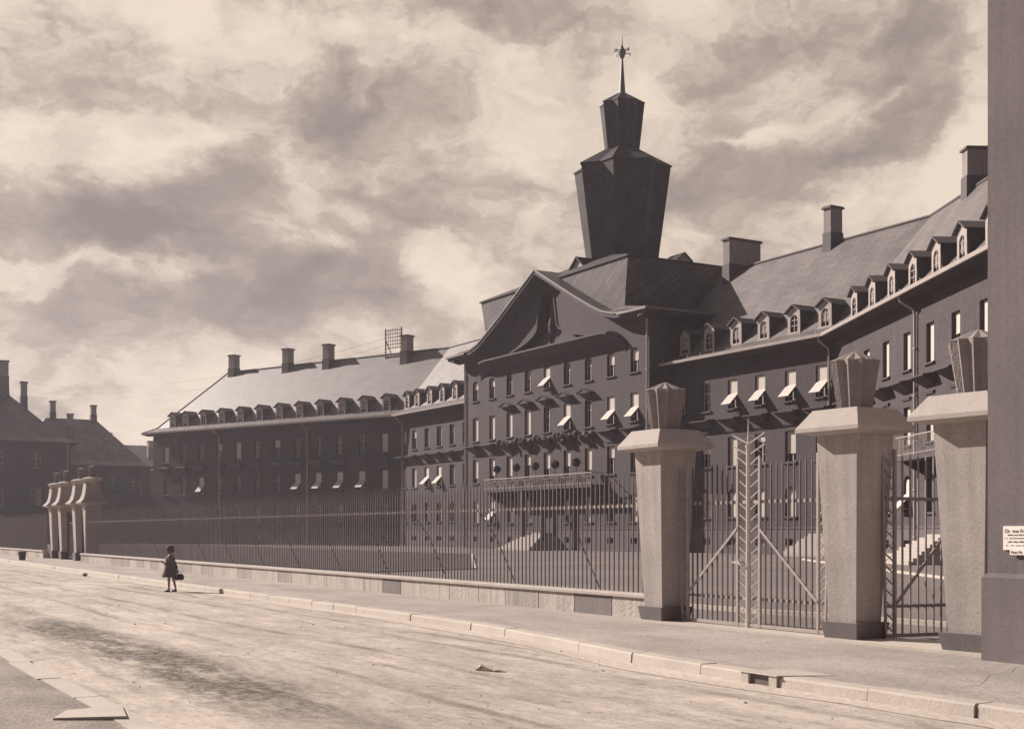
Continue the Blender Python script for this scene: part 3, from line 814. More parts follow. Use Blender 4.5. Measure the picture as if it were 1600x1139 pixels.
# the wire rack on the left wing's ridge
rk_ = thing('wire_rack', 'lattice rack of telephone wire insulators standing on the left roof ridge', 'wire rack', LB.at(-7.0,-6.6,22.6))
b = MB(); ca = -7.0
for t in (-8.35, -5.75):
    b.bar(LB.at(t,-6.6,22.3), LB.at(t,-6.6,26.2), .13)
    b.bar(LB.at(t,-6.6,24.8), LB.at(t,-8.4,22.2), .08)
b.bar(LB.at(-8.35,-6.6,22.75), LB.at(-5.75,-6.6,22.75), .09)
b.build('frame', M['wood'], rk_)
for j in range(6):
    z = 23.75+.42*j; c = MB(); c.bar(LB.at(-8.4,-6.52,z), LB.at(-5.7,-6.52,z), .06)
    cb = c.build('crossbar', M['wood'], rk_)
    c = MB()
    for k in range(7): p = LB.at(-8.2+.38*k,-6.50,z+.14); c.tube([(p[0],p[1],z+.03),(p[0],p[1],z+.24)], [.05,.065], 6)
    c.build('insulator', M['ink'], cb)
M['wire'] = M['ink']
for j, (zz) in enumerate((25.0, 24.2)):
    pa = Vector(LB.at(-8.4,-6.6,zz)); pb = Vector((-262., 40., 31.+j*-2.5))
    pts = [pa.lerp(pb, k/14)-Vector((0,0,3.2*4*(k/14)*(1-k/14))) for k in range(15)]
    b = MB(); b.tube(pts, .018, 4)
    tag(b.build('telephone_wire', M['ink'], base=pa), ('upper' if j == 0 else 'lower')+' of two thin wires leaving the roof rack to the left', 'wire', 'telephone wires from the roof rack')

# ------------------------------------------------------------------ central block with pediment, attic and tower
def central():
    CU = -97.0
    CL = Line((CU, 59.2), 0.)
    bld = thing('office_block', 'tall dark central block with pediment and slated star-shaped tower', 'building', (CU, 59.2, 0))
    H = 15.55
    cols = [-13.4+3.35*k for k in range(9)]
    rows = ((14.35,1.95,.30),(10.45,2.25,0.),(6.35,2.30,0.),(2.45,2.15,0.))
    st = (('half','half','plain','plain','awning','plain','plain','half','half'),
          ('full','full','full','full','plain','awning','plain','awning','awning'),
          ('most','most','most','half','most','half','most','half','plain'),
          ('full','awning','plain','full','door','most','full','plain','full'))
    holes = []
    for ri, (z, h, ar) in enumerate(rows):
        for ci, t in enumerate(cols):
            if ri == 3 and ci == 4: continue
            holes.append((t, z, 1.1, h, ar))
    for ci, t in enumerate(cols):
        if ci != 4: holes.append((t, .65, 1.05, .5, 0.))
    holes.append((0, 1.5, 1.8, 3.2, 0.))
    m = MB(); wall_mesh(m, -H, H, -.05, 17.7, holes)
    # upper wall, gable and the flaring niche in it
    def hw(z):
        if z > 22.7: return 0
        if z >= 20.2: return 1.5-.5*(z-20.2)/2.5
        return 1.5+6.0*((20.2-z)/(20.2-18.0))**2.6 if z >= 18.0 else 7.6
    def edge(z): return H if z <= 19.0 else max(0, 10.9*(24.5-z)/(24.5-19.25))
    zs = [17.7,18.0,18.1,18.25,18.45,18.7,19.0,19.001,19.3,19.6,19.9,20.2,21,22,22.699,22.701,24.45]
    dep = 3.0
    for a, c in zip(zs, zs[1:]):
        ea, ec = edge(a if a != 19.0 else 19.0001), edge(c)
        if a < 18.0:
            m.face([(-ea,0,a),(ea,0,a),(ec,0,c),(-ec,0,c)]); continue
        ha, hc = hw(a), hw(c)
        ha = min(ha, ea); hc = min(hc, ec)
        if ha < .01 and hc < .01:
            m.face([(-ea,0,a),(ea,0,a),(ec,0,c),(-ec,0,c)]); continue
        for s in (-1, 1):
            q = [(s*ha,0,a),(s*ea,0,a),(s*ec,0,c),(s*hc,0,c)]
            m.face(q if s > 0 else q[::-1])
            q = [(s*ha,0,a),(s*hc,0,c),(s*hc,dep,c),(s*ha,dep,a)]
            m.face(q if s > 0 else q[::-1])
    m.face([(-7.7,dep,17.9),(7.7,dep,17.9),(7.7,dep,19.5),(1.5,dep,22.75),(-1.5,dep,22.75),(-7.7,dep,19.5)])
    m.face([(-1.0,0,22.7),(1.0,0,22.7),(1.0,dep,22.7),(-1.0,dep,22.7)])
    m.face([(-7.6,0,18.0),(7.6,0,18.0),(7.6,dep,18.0),(-7.6,dep,18.0)])
    D = 16.6
    for s in (-1, 1):
        q = [(s*H,0,-.05),(s*H,D,-.05),(s*H,D,19.0),(s*H,0,19.0)]
        m.face(q if s > 0 else q[::-1])
    m.face([(H,D,-.05),(-H,D,-.05),(-H,D,19.0),(H,D,19.0)])
    CL.map(m); wall = m.build('wall', [M['wall'], M['plinth']], bld)
    # moulded rim of the niche, pendant figure and splayed leaves inside it
    zz = [18.02+.12*k for k in range(19)]
    for s in (-1, 1):
        r = MB()
        pts = [(s*(hw(z)+.05), z) for z in zz]+[(s*1.07, 22.6)]
        for (p, q) in zip(pts, pts[1:]):
            n_ = Vector((q[1]-p[1], 0, -(q[0]-p[0]))).normalized()*.16*s
            r.hexa([(p[0],-.10,p[1]),(q[0],-.10,q[1]),(q[0],.0,q[1]),(p[0],.0,p[1]),(p[0]+n_.x,-.10,p[1]+n_.z),(q[0]+n_.x,-.10,q[1]+n_.z),(q[0]+n_.x,-.001,q[1]+n_.z),(p[0]+n_.x,-.001,p[1]+n_.z)])
        CL.map(r); r.build('niche_rim', M['trim'], bld)
    r = MB()
    for s in (-1, 1):      # splayed leaf forms rising from the cornice
        r.hexa([(s*.3,.45,18.05),(s*4.2,.9,18.05),(s*3.6,1.89,18.05),(s*.3,1.89,18.05),(s*.15,.5,21.2),(s*.5,.9,20.6),(s*.5,1.89,20.6),(s*.15,1.89,21.2)])
    r.lathe([(.02,18.9),(.35,19.3),(.45,19.9),(.28,20.6),(.18,21.6),(.02,22.4)], (0,.6,0), 10)
    CL.map(r); r.build('niche_relief', M['trim'], bld)
    # lower cornice of the pediment: a canopy with drooping ends
    c = MB()
    secs = []
    for t, dz in ((-12.3,-1.15),(-11.6,-.5),(-10.9,-.12),(-10,0),(0,.0),(10,0),(10.9,-.12),(11.6,-.5),(12.3,-1.15)):
        p = max(.08, 1.15 if abs(t) < 10.8 else 1.15*(1-(abs(t)-10.8)/1.6))
        secs.append([(t,0,18.0+dz),(t,-p*.55,18.02+dz),(t,-p,17.88+dz),(t,-p-.02,17.72+dz),(t,-p*.5,17.42+dz),(t,0,17.1+dz)])
    c.rings(secs); CL.map(c); c.build('pediment_cornice', M['trim'], bld)
    # pediment roof: two concave slopes that run out into the eaves
    fr = MB(); so_ = MB()
    prof = [(0.,24.72),(3.4,22.98),(6.6,21.35),(9.0,20.2),(10.6,19.5),(12.2,19.10),(14.2,18.98),(16.85,18.95)]
    back = [4.6,3.6,2.6,1.6,1.0,.5,.3,.3]
    for s in (-1, 1):
        for k in range(len(prof)-1):
            (t0, z0), (t1, z1) = prof[k], prof[k+1]
            yf = -1.3
            A = [(s*t0,yf,z0),(s*t1,yf,z1),(s*t1,back[k+1],z1+.02),(s*t0,back[k],z0-.05)]
            Bq = [(s*t0,yf,z0-.40),(s*t1,yf,z1-.40),(s*t1,0.02,z1-.68),(s*t0,0.02,z0-.68)]
            l = s*math.hypot(t1-t0, z1-z0)
            fr.face(A if s > 0 else A[::-1], 0, [(0,0),(l,0),(l,back[k+1]-yf),(0,back[k]-yf)] if s > 0 else [(0,back[k]-yf),(l,back[k+1]-yf),(l,0),(0,0)])
            so_.face(Bq if s < 0 else Bq[::-1], 0)
            F = [(s*t0,yf,z0),(s*t1,yf,z1),(s*t1,yf,z1-.40),(s*t0,yf,z0-.40)]
            so_.face(F if s < 0 else F[::-1], 0)
            so_.bar((s*t0,yf-.03,z0-.02),(s*t1,yf-.03,z1-.02), .12, .14, 1)
    # eaves along the two flanks
    for s in (-1, 1):
        x1 = s*16.85
        A = [(x1,-1.3,18.95),(x1,D+1.2,18.95),(s*11.5,D+.5,19.95),(s*11.5,.4,19.95)]
        fr.face(A if s > 0 else A[::-1], 0, [(0,0),(18,0),(17,5.4),(1,5.4)] if s > 0 else [(1,5.4),(17,5.4),(18,0),(0,0)])
        A = [(s*11.2,-1.3+.02,19.3),(x1,-1.3,18.95),(s*11.5,.4,19.95)]
        fr.face(A if s > 0 else A[::-1], 0, [(0,0),(5.4,0),(.3,1.8)] if s > 0 else [(.3,1.8),(5.4,0),(0,0)])
        so_.hexa([(s*H,-1.28,18.30),(x1,-1.28,18.57),(x1,D+1.2,18.57),(s*H,D+1.2,18.30),(s*H,-1.28,18.93),(x1,-1.28,18.93),(x1,D+1.2,18.93),(s*H,D+1.2,18.93)], 0)
        so_.bar((x1+s*.08,-1.35,18.86),(x1+s*.08,D+1.2,18.86), .18, .2, 1)
        so_.bar((s*13.0,-1.42,18.90),(x1+s*.08,-1.42,18.86), .18, .2, 1)
    CL.map(fr); CL.map(so_)
    fr.build('pediment_roof', M['slate'], bld); so_.build('eaves', [M['soffit'], M['zinc_dark']], bld)
    # attic: slated box leaning outwards at its ends, and the low roof above it
    at = MB()
    b0 = [(-11.6,.35),(11.5,.35),(11.5,16.3),(-11.6,16.3)]; t0 = [(-12.7,.25),(12.1,.25),(12.1,16.6),(-12.7,16.6)]
    zb, zt = 19.7, 23.85
    for k in range(4):
        a, c = b0[k], b0[(k+1) % 4]; A, C = t0[k], t0[(k+1) % 4]
        l = math.hypot(c[0]-a[0], c[1]-a[1])
        if k:
            at.face([(*a,zb),(*c,zb),(*C,zt),(*A,zt)], 0, [(0,0),(l,0),(l+.8,4.2),(-.8,4.2)]); continue
        zq = 22.8; yq = .35-.10*(zq-zb)/(zt-zb)        # the front stays open where the pediment's niche reaches in
        for P in ([(*a,zb),(-1.7,.35,zb),(-1.7,yq,zq),(-1.7,.25,zt),(*A,zt)], [(1.7,.35,zb),(*c,zb),(*C,zt),(1.7,.25,zt),(1.7,yq,zq)], [(-1.7,yq,zq),(1.7,yq,zq),(1.7,.25,zt),(-1.7,.25,zt)]):
            at.face(P, 0, [(p[0]+11.6, p[2]-zb) for p in P])
    CL.map(at); at.build('attic', M['slate_attic'], bld)
    ur = MB()
    tl_ = [(-12.85,.12),(12.25,.12),(12.25,16.75),(-12.85,16.75)]; tp = [(-3.7,4.4),(3.7,4.4),(3.7,11.8),(-3.7,11.8)]
    for k in range(4):
        a, c = tl_[k], tl_[(k+1) % 4]; A, C = tp[k], tp[(k+1) % 4]
        l = math.hypot(c[0]-a[0], c[1]-a[1])
        ur.face([(*a,zt),(*c,zt),(*c,zt+.14),(*a,zt+.14)], 0, [(0,0),(l,0),(l,.14),(0,.14)])
        ur.face([(*a,zt+.14),(*c,zt+.14),(*C,25.95),(*A,25.95)], 0, [(0,0),(l,0),(l-8,6),(8,6)])
    ur.face([(*p,zt) for p in reversed(tl_)], 0); ur.face([(*p,25.95) for p in tp], 0)
    CL.map(ur); upper = ur.build('upper_roof', M['slate_tower'], bld)
    # small gabled roof lights on the low roof
    for (t, w, ang, gs, gz) in ((0.4,3.0,0.,1.,25.05),(9.0,8.3,math.pi/2,.62,24.85),(-9.3,8.3,-math.pi/2,.62,24.85)):
        g = MB(); hw_ = 1.15
        g.face([(-hw_,0,-.6),(hw_,0,-.6),(hw_,0,.15),(0,0,1.05),(-hw_,0,.15)], 1)
        for s in (-1, 1):
            g.hexa([(0,-.25,1.05),(s*1.4,-.25,-.05),(s*1.4,3.2,-.05),(0,3.2,1.05),(0,-.25,1.2),(s*1.4,-.25,.08),(s*1.4,3.2,.08),(0,3.2,1.2)], 0)
        ca, sa = math.cos(ang), math.sin(ang)
        g.map(lambda x, y, z: (t+gs*(x*ca-y*sa), w+gs*(x*sa+y*ca), gs*z+gz)); CL.map(g)
        g.build('roof_light', [M['slate_tower'], M['jamb']], bld)
    # tower
    TC = (0.0, 8.1)
    def star(Rr, z, ratio=.80, rot=0.):
        out = []
        for k in range(16):
            a = math.pi/8*k+rot; q = Rr if k % 2 == 0 else Rr*ratio
            out.append((TC[0]+q*math.cos(a), TC[1]+q*math.sin(a), z))
        return out
    def star_mesh(levels, cap=True):
        mb = MB()
        for (r0, z0), (r1, z1) in zip(levels, levels[1:]):
            A, Bt = star(r0, z0), star(r1, z1)
            for j in range(16):
                p = [Vector(A[j]), Vector(A[(j+1) % 16]), Vector(Bt[(j+1) % 16]), Vector(Bt[j])]
                l0, l1 = (p[1]-p[0]).length, (p[2]-p[3]).length; h = (p[3]-p[0]).length
                mb.face(p, 0, [(j*3-l0/2, z0), (j*3+l0/2, z0), (j*3+l1/2, z0+h), (j*3-l1/2, z0+h)])
        if cap: mb.face(star(*levels[-1]), 0, [(q[0], q[1]) for q in star(*levels[-1])])
        return CL.map(mb)
    tower = star_mesh([(3.15,25.0),(4.48,34.75)], False).build('tower', M['slate_tower'], bld)
    star_mesh([(4.60,34.75),(4.60,34.86),(1.6,36.6)]).build('tower_roof', M['slate_tower'], tower)
    lan = star_mesh([(1.55,36.1),(2.08,40.75)], False).build('lantern', M['slate_tower'], bld)
    star_mesh([(2.14,40.75),(2.14,40.82),(.3,41.9)]).build('lantern_roof', M['slate_tower'], lan)
    s = MB(); s.lathe([(.42,41.3),(.30,42.0),(.17,43.8),(.09,45.0),(.20,45.15),(.36,45.55),(.36,45.75),(.16,46.0),(.07,46.2),(.05,46.6),(.005,47.3)], (TC[0],TC[1],0), 10)
    CL.map(s); sp = s.build('spire', M['ink'], bld)
    s = MB()
    for k in range(8):
        a = math.pi/4*k; z = 45.62+(.28 if k % 2 else 0); rr = .86 if k % 2 == 0 else .6
        p0 = (TC[0]+.3*math.cos(a), TC[1]+.3*math.sin(a), z); p1 = (TC[0]+rr*math.cos(a), TC[1]+rr*math.sin(a), z)
        s.bar(p0, p1, .06); s.bar((p1[0],p1[1],z-.16),(p1[0],p1[1],z+.16), .09)
    CL.map(s); s.build('ornament', M['ink'], sp)
    # windows
    for ri, (z, h, ar) in enumerate(rows):
        for ci, t in enumerate(cols):
            if ri == 3 and ci == 4: continue
            add_window(bld, CL, t, z, 1.1, h, ar, st[ri][ci])
    for ci, t in enumerate(cols):
        if ci != 4: add_window(bld, CL, t, .65, 1.05, .5, 0., 'plain', sill=False)
    for ci in (2,3,4,5,6): place('hood', GHOOD, bld, CL.at(cols[ci], 0, 13.45), 0)
    for ci in (0,1,7,8): place('hood', HOOD, bld, CL.at(cols[ci], 0, 9.95), 0)
    # carved hoods over the balcony windows
    for ci in (2,3,4,5,6):
        t = cols[ci]; c = MB(); rr = random.Random(ci)
        c.hexa([(t-.7,-.05,9.1),(t+.7,-.05,9.1),(t+.7,0,9.1),(t-.7,0,9.1),(t-1.15,-.55,9.75),(t+1.15,-.55,9.75),(t+1.15,0,9.75),(t-1.15,0,9.75)])
        c.hexa([(t-1.2,-.62,9.752),(t+1.2,-.62,9.752),(t+1.2,0,9.752),(t-1.2,0,9.752),(t-.9,-.3,10.0),(t+.9,-.3,10.0),(t+.9,0,10.05),(t-.9,0,10.05)])
        for k in range(9):
            a = rr.uniform(-1.0, .9); c.ball((t+a, -.50-rr.uniform(0,.15), 9.45+rr.uniform(0,.55)), rr.uniform(.12,.24), 0, 6)
        c.ball((t-.95,-.6,9.9), .34, 0, 7)
        CL.map(c); c.build('carved_hood', M['trim'], bld)
    # belt course and plinth
    c = MB(); c.box(-H, -.93, -.06, 0, PLINTH_Z-.02, PLINTH_Z+.1); c.box(.93, H, -.06, 0, PLINTH_Z-.02, PLINTH_Z+.1); CL.map(c); c.build('plinth_course', M['plinth'], bld)
    # balcony
    c = MB(); c.box(-8.6, 9.7, -1.7, 0, 5.28, 5.50)
    for k in range(7):
        t = -8.3+2.95*k; c.hexa([(t-.14,-.35,4.4),(t+.14,-.35,4.4),(t+.14,0,4.3),(t-.14,0,4.3),(t-.14,-1.5,5.277),(t+.14,-1.5,5.277),(t+.14,0,5.277),(t-.14,0,5.277)])
    CL.map(c); ba = c.build('balcony', M['trim'], bld)
    c = MB()
    c.bar((-8.55,-1.65,6.47),(9.65,-1.65,6.47), .08); c.bar((-8.55,-1.65,5.62),(9.65,-1.65,5.62), .05)
    for s_ in (-8.55, 9.65): c.bar((s_,-1.65,6.47),(s_,0,6.47), .08)
    for k in range(92): c.bar((-8.5+.2*k,-1.65,5.5),(-8.5+.2*k,-1.65,6.45), .025)
    CL.map(c); c.build('railing', M['gatepaint'], ba)
    # door
    c = MB(); c.box(-.9, .9, .18, .24, 1.5, 4.7); c.box(-.03, .03, .15, .18, 1.5, 3.8); c.box(-.9, .9, .14, .18, 3.8, 3.92); CL.map(c); dr = c.build('door', M['door'], bld)
    c = MB(); c.box(.08, .12, .09, .15, 2.5, 2.7); CL.map(c); c.build('handle', M['zinc'], dr)
    stairs(bld, CL, 0, 2.9, 3.6, 1.3, 1.2)
    for s_ in (-1, 1):
        c = MB(); c.box(s_*1.75-.18, s_*1.75+.18, -1.65, -1.25, 0, 5.275); CL.map(c); c.build('porch_post', M['trim'], bld)
    downpipe(bld, CL, 15.25, .1, 18.6, .13, False); downpipe(bld, CL, -15.4, .1, 18.6, .13, False)
    return bld
M['zinc_dark'] = mat('tarnished_zinc', (.17,.145,.142), .5, .15, 2., spec=.5)
central()

# clipped ball trees on the balcony
def ball_tree(x, y, z, label):
    t = thing('ball_tree', label, 'potted tree', (x, y, z), 'clipped ball trees on the balcony')
    b = MB(); b.lathe([(.16,0),(.22,.34),(.24,.36),(.2,.36),(.19,.3)], (x,y,z), 10); b.build('pot', M['darkstone'], t)
    b = MB(); b.tube([(x,y,z+.3),(x,y,z+1.7)], .03, 6); b.build('trunk', M['wood'], t)
    b = MB(); rr = random.Random(int(x*10))
    for k in range(420):
        v = Vector((rr.gauss(0,1), rr.gauss(0,1), rr.gauss(0,1))).normalized()*(.33*rr.uniform(.72,1.12))
        c = Vector((x,y,z+1.9))+v; a = Vector((rr.gauss(0,1), rr.gauss(0,1), rr.gauss(0,1))).normalized()*.075; q = v.cross(a).normalized()*.06
        b.face([c-a, c+q, c+a, c-q])
    b.ball((x,y,z+1.9), .26, 0, 8); b.build('crown', M['leaf'], t)
for k, (u, lb) in enumerate(((-103.85,'dark clipped ball tree at the far left end of the balcony'),(-100.25,'second dark ball tree from the left on the balcony'),
        (-96.9,'dark clipped ball tree in the middle of the balcony row'),(-93.6,'second dark ball tree from the right on the balcony'),(-90.2,'dark clipped ball tree at the right end of the balcony row'))):
    ball_tree(u, 57.95, 5.5, lb)

# ------------------------------------------------------------------ far buildings on the left
def far_building(name, label, x0, x1, y0, y1, eave, ridge, hip, axis, wins, chims, roofdots=(), pipes=()):
    bld = thing(name, label, 'building', ((x0+x1)/2, (y0+y1)/2, 0))
    F = Line((x1, y0), R(90))     # the face towards the yard: t runs along +y
    m = MB(); wall_mesh(m, 0, y1-y0, -.05, eave+.1, [(t, z, w, h, 0.) for t, z, w, h, s in wins]); F.map(m)
    m.face([(x0,y0,-.05),(x1,y0,-.05),(x1,y0,eave+.1),(x0,y0,eave+.1)]); m.face([(x1,y1,-.05),(x0,y1,-.05),(x0,y1,eave+.1),(x1,y1,eave+.1)]); m.face([(x0,y1,-.05),(x0,y0,-.05),(x0,y0,eave+.1),(x0,y1,eave+.1)])
    m.build('wall', [M['wall'], M['plinth']], bld)
    ov = .9; r = MB()
    c = [(x0-ov,y0-ov,eave),(x1+ov,y0-ov,eave),(x1+ov,y1+ov,eave),(x0-ov,y1+ov,eave)]
    i = 1.0
    c2 = [(x0+i,y0+i,eave+.85),(x1-i,y0+i,eave+.85),(x1-i,y1-i,eave+.85),(x0+i,y1-i,eave+.85)]
    if axis == 'x': ym = (y0+y1)/2; A, B = (x0+hip,ym,ridge), (x1-hip,ym,ridge)
    else: xm = (x0+x1)/2; A, B = (xm,y0+hip,ridge), (xm,y1-hip,ridge)
    def f(*p):
        p = [Vector(q) for q in p]; e = (p[1]-p[0]).normalized(); n = ((p[2]-p[0])-e*(p[2]-p[0]).dot(e)).normalized()
        r.face(p, 0, [((q-p[0]).dot(e), (q-p[0]).dot(n)) for q in p])
    for k in range(4): f(c[k], c[(k+1) % 4], c2[(k+1) % 4], c2[k])
    if axis == 'x': f(c2[0],c2[1],B,A); f(c2[1],c2[2],B); f(c2[2],c2[3],A,B); f(c2[3],c2[0],A)
    else: f(c2[1],c2[2],B,A); f(c2[2],c2[3],B); f(c2[3],c2[0],A,B); f(c2[0],c2[1],A)
    r.face([(p[0],p[1],p[2]-.02) for p in reversed(c)], 0)
    rf = r.build('roof', M['slate'], bld)
    g = MB()
    for k in range(4): g.bar((c[k][0],c[k][1],eave-.12), (c[(k+1) % 4][0],c[(k+1) % 4][1],eave-.12), .2, .2)
    g.build('gutter', M['soffit'], bld)
    for t, z, w, h, s in wins: add_window(bld, F, t, z, w, h, 0., s)
    for (cx, cy, s, zb, zt) in chims: add_chimney(bld, (cx, cy), s, s, zb, zt)
    for (t, z, w) in roofdots:
        d = MB(); d.hexa([(t-.35,w,z),(t+.35,w,z),(t+.35,w+1.2,z),(t-.35,w+1.2,z),(t-.3,w,z+.35),(t+.3,w,z+.35),(t+.3,w+1.2,z+.5),(t-.3,w+1.2,z+.5)]); F.map(d); d.build('roof_vent', M['jamb'], bld)
    for t in pipes: downpipe(bld, F, t, .1, eave, .14, False)
    return bld
far_building('office_building', 'dark hip-roofed building at the left edge beyond the four bell-capped pillars', -232, -193, 19.5, 36.9, 14.5, 23.0, 8.5, 'x',
    [(t, z, 1.5, 2.4, 'plain') for t in (2.4, 7.4, 12.6) for z in (10.6, 5.4, 1.6)],
    [(-199.5,28.6,1.3,22.9,26.5),(-203.2,32.0,.9,20.5,24.0),(-206,27.2,1.2,23,26.3)], pipes=(16.9,))
far_building('office_building', 'further dark slate-roofed building with small roof vents behind the left wing', -235, -218, 32.0, 54.6, 12.6, 20.8, 7.2, 'y',
    [(t, z, 1.2, 2.2, 'plain') for t in (9.5,13.,16.5,19.8) for z in (8.6,4.4)],
    [(-226.5,40.3,.9,20.6,23.6),(-222.5,42.4,.9,17.8,21.2),(-226.5,47.0,.9,20.6,23.2)],
    [(t, z, w) for t, z, w in ((8.6,14.6,1.9),(11.2,14.6,1.9),(13.8,14.6,1.9),(16.3,14.6,1.9),(18.6,14.6,1.9),(16.2,17.0,4.2),(13.6,17.0,4.2))], pipes=(21.0,))
far_building('office_building', 'hindmost low dark roof with stumpy chimneys showing beside the left wing', -296, -276, 56, 84, 14.6, 20.6, 8, 'y', [],
    [(-286,62.5,1.4,20.4,23.0),(-281,70.5,1.4,19.0,21.2)])
b = MB()
AW = Line((-186, 38.), R(90))
n = 12
b.box(0, 12, 0, .4, 5.2, 6.6); b.box(-.2, 12.2, -.15, .45, 6.602, 6.85)
for (a, c) in ((0,1.2),(4.4,5.6),(8.8,12)): b.box(a, c, 0, .4, 0, 5.2)
for t in (2.8, 7.2):
    pts = [(t-1.6*math.cos(math.pi*i/n), 3.7+1.4*math.sin(math.pi*i/n)) for i in range(n+1)]
    for p, q in zip(pts, pts[1:]):
        b.hexa([(p[0],0,p[1]),(q[0],0,q[1]),(q[0],.4,q[1]),(p[0],.4,p[1]),(p[0],0,5.198),(q[0],0,5.198),(q[0],.4,5.198),(p[0],.4,5.198)])
    b.box(t-1.6, t+1.6, .3, .38, 0, 3.7)
AW.map(b); tag(b.build('arcade_wall', M['plinth'], base=(-186,44,0)), 'low grey wall with round arches between the far buildings and the left wing', 'wall')

# ------------------------------------------------------------------ gate pillars, fence and gates
def star_ring(r, z, ratio, c):
    return [(c[0]+(r if k % 2 == 0 else r*ratio)*math.cos(math.pi/12*k), c[1]+(r if k % 2 == 0 else r*ratio)*math.sin(math.pi/12*k), z) for k in range(24)]
def gate_pillar(cx, cy, label, k=1.0, rz=0.):
    t = thing('gate_pillar', label, 'gate pillar', (cx, cy, .12), 'large flaring gate pillars')
    ca, sa = math.cos(rz), math.sin(rz)
    def ring(h, z): return [(cx+x*ca-y*sa, cy+x*sa+y*ca, z) for x, y in ((-h,-h),(h,-h),(h,h),(-h,h))]
    b = MB(); b.rings([ring(.285*k, .10), ring(.335*k, .375)]); b.build('plinth', M['darkstone'], t)
    b = MB(); b.rings([ring(.25*k, .375), ring(.253*k, .42), ring(.375*k, 3.06)]); b.build('shaft', M['concrete'], t)
    b = MB(); b.rings([ring(.40*k, 3.0), ring(.585*k, 3.045), ring(.585*k, 3.10), ring(.575*k, 3.115), ring(.41*k, 3.36)]); b.build('cap', M['concrete_cap'], t)
    b = MB(); c = (cx, cy)
    b.rings([star_ring(.245*k, 3.35, .82, c), star_ring(.352*k, 4.03, .82, c), star_ring(.36*k, 4.045, .82, c), star_ring(.03, 4.185, .82, c)])
    b.build('finial', M['concrete_fin'], t)
    return t
gate_pillar(-17.63, 13.12, 'flaring concrete gate pillar at the left of the wide gate, touching the long fence')
gate_pillar(-13.28, 13.20, 'middle flaring concrete gate pillar between the wide gate and the open wicket', rz=R(3))
gate_pillar(-11.06, 13.12, 'flaring concrete gate pillar half hidden behind the dark gatehouse corner', 1.05, rz=R(4))

def bell_pillar(cx, cy, label):
    t = thing('gate_pillar', label, 'gate pillar', (cx, cy, .12), 'bell-capped far gate pillars')
    def ring(h, z): return [(cx+x, cy+y, z) for x, y in ((-h,-h),(h,-h),(h,h),(-h,h))]
    b = MB(); b.rings([ring(.34,.1), ring(.36,.55)]); b.build('plinth', M['darkstone'], t)
    b = MB(); b.rings([ring(.29,.55), ring(.39,3.0)]); b.build('shaft', M['concrete'], t)
    b = MB(); b.rings([ring(.41,2.95), ring(.66,3.06), ring(.67,3.12), ring(.50,3.28), ring(.41,3.56), ring(.36,3.94), ring(.36,4.05)]); b.build('bell_cap', M['concrete'], t)
    b = MB(); b.lathe([(.34,4.02),(.50,4.22),(.52,4.28),(.36,4.36),(.16,4.40)], (cx,cy,0), 16); b.build('top_disc', M['concrete_cap'], t)
    b = MB(); b.rings([star_ring(.15,4.38,.86,(cx,cy)), star_ring(.21,4.93,.86,(cx,cy)), star_ring(.03,4.98,.86,(cx,cy))]); b.build('finial', M['concrete_fin'], t)
    return t
for u, lb in ((-66.6,'nearest bell-capped pillar of the far row of four, beside the near fence'),(-69.3,'second bell-capped pillar of the far row, counted from the near fence'),
              (-73.2,'third bell-capped pillar of the far row, counted from the near fence'),(-75.9,'farthest bell-capped pillar of the far row of four')):
    bell_pillar(u, 13.75, lb)

# low walls
def low_wall(x0, x1, label, seed, dark=()):
    t = thing('low_wall', label, 'wall', ((x0+x1)/2, 13.3, .12), 'low stone walls under the fences')
    rr = random.Random(seed); x = x1; b = MB(); k = 0
    blocks = []
    while x > x0+.3:
        ln = rr.uniform(1.05, 1.5)
        a = max(x0, x-ln)
        j = rr.uniform(0, .006)
        b.box(a+.013, x-.013, 13.10-j, 13.46, .08, .485, 1 if k in dark else (2 if rr.random() < .38 else 0)); x = a; k += 1
    b.build('blocks', [M['walltone'], M['walltone_dark'], M['walltone_mid']], t)
    c = MB(); x = x1
    while x > x0+.3:
        ln = rr.uniform(1.8, 2.4); a = max(x0, x-ln)
        c.rings([[(xx,13.05,.488),(xx,13.05,.535),(xx,13.075,.56),(xx,13.48,.56),(xx,13.50,.535),(xx,13.50,.488)] for xx in (a+.003, x-.003)]); x = a
    c.build('coping', M['concrete_cap'], t)
    return t
M['walltone'] = mat('wall_cast_stone', (.45,.40,.365), .9, .14, 1.4, bump=.4, bscale=22, fine=.12, fscale=30, streak=.22)
M['walltone_mid'] = mat('wall_cast_stone_grey', (.34,.302,.282), .9, .14, 1.4, bump=.4, bscale=22, fine=.12, fscale=30, streak=.26)
M['walltone_dark'] = mat('wall_patch_stone', (.20,.176,.174), .9, .12, 1.4, bump=.3, bscale=22, fine=.10, fscale=30, streak=.12)
low_wall(-66.05, -17.95, 'long low pale stone wall under the near fence with two darker blocks', 11, (1, 8))
low_wall(-150, -76.5, 'low pale stone wall continuing beyond the four far pillars', 12)

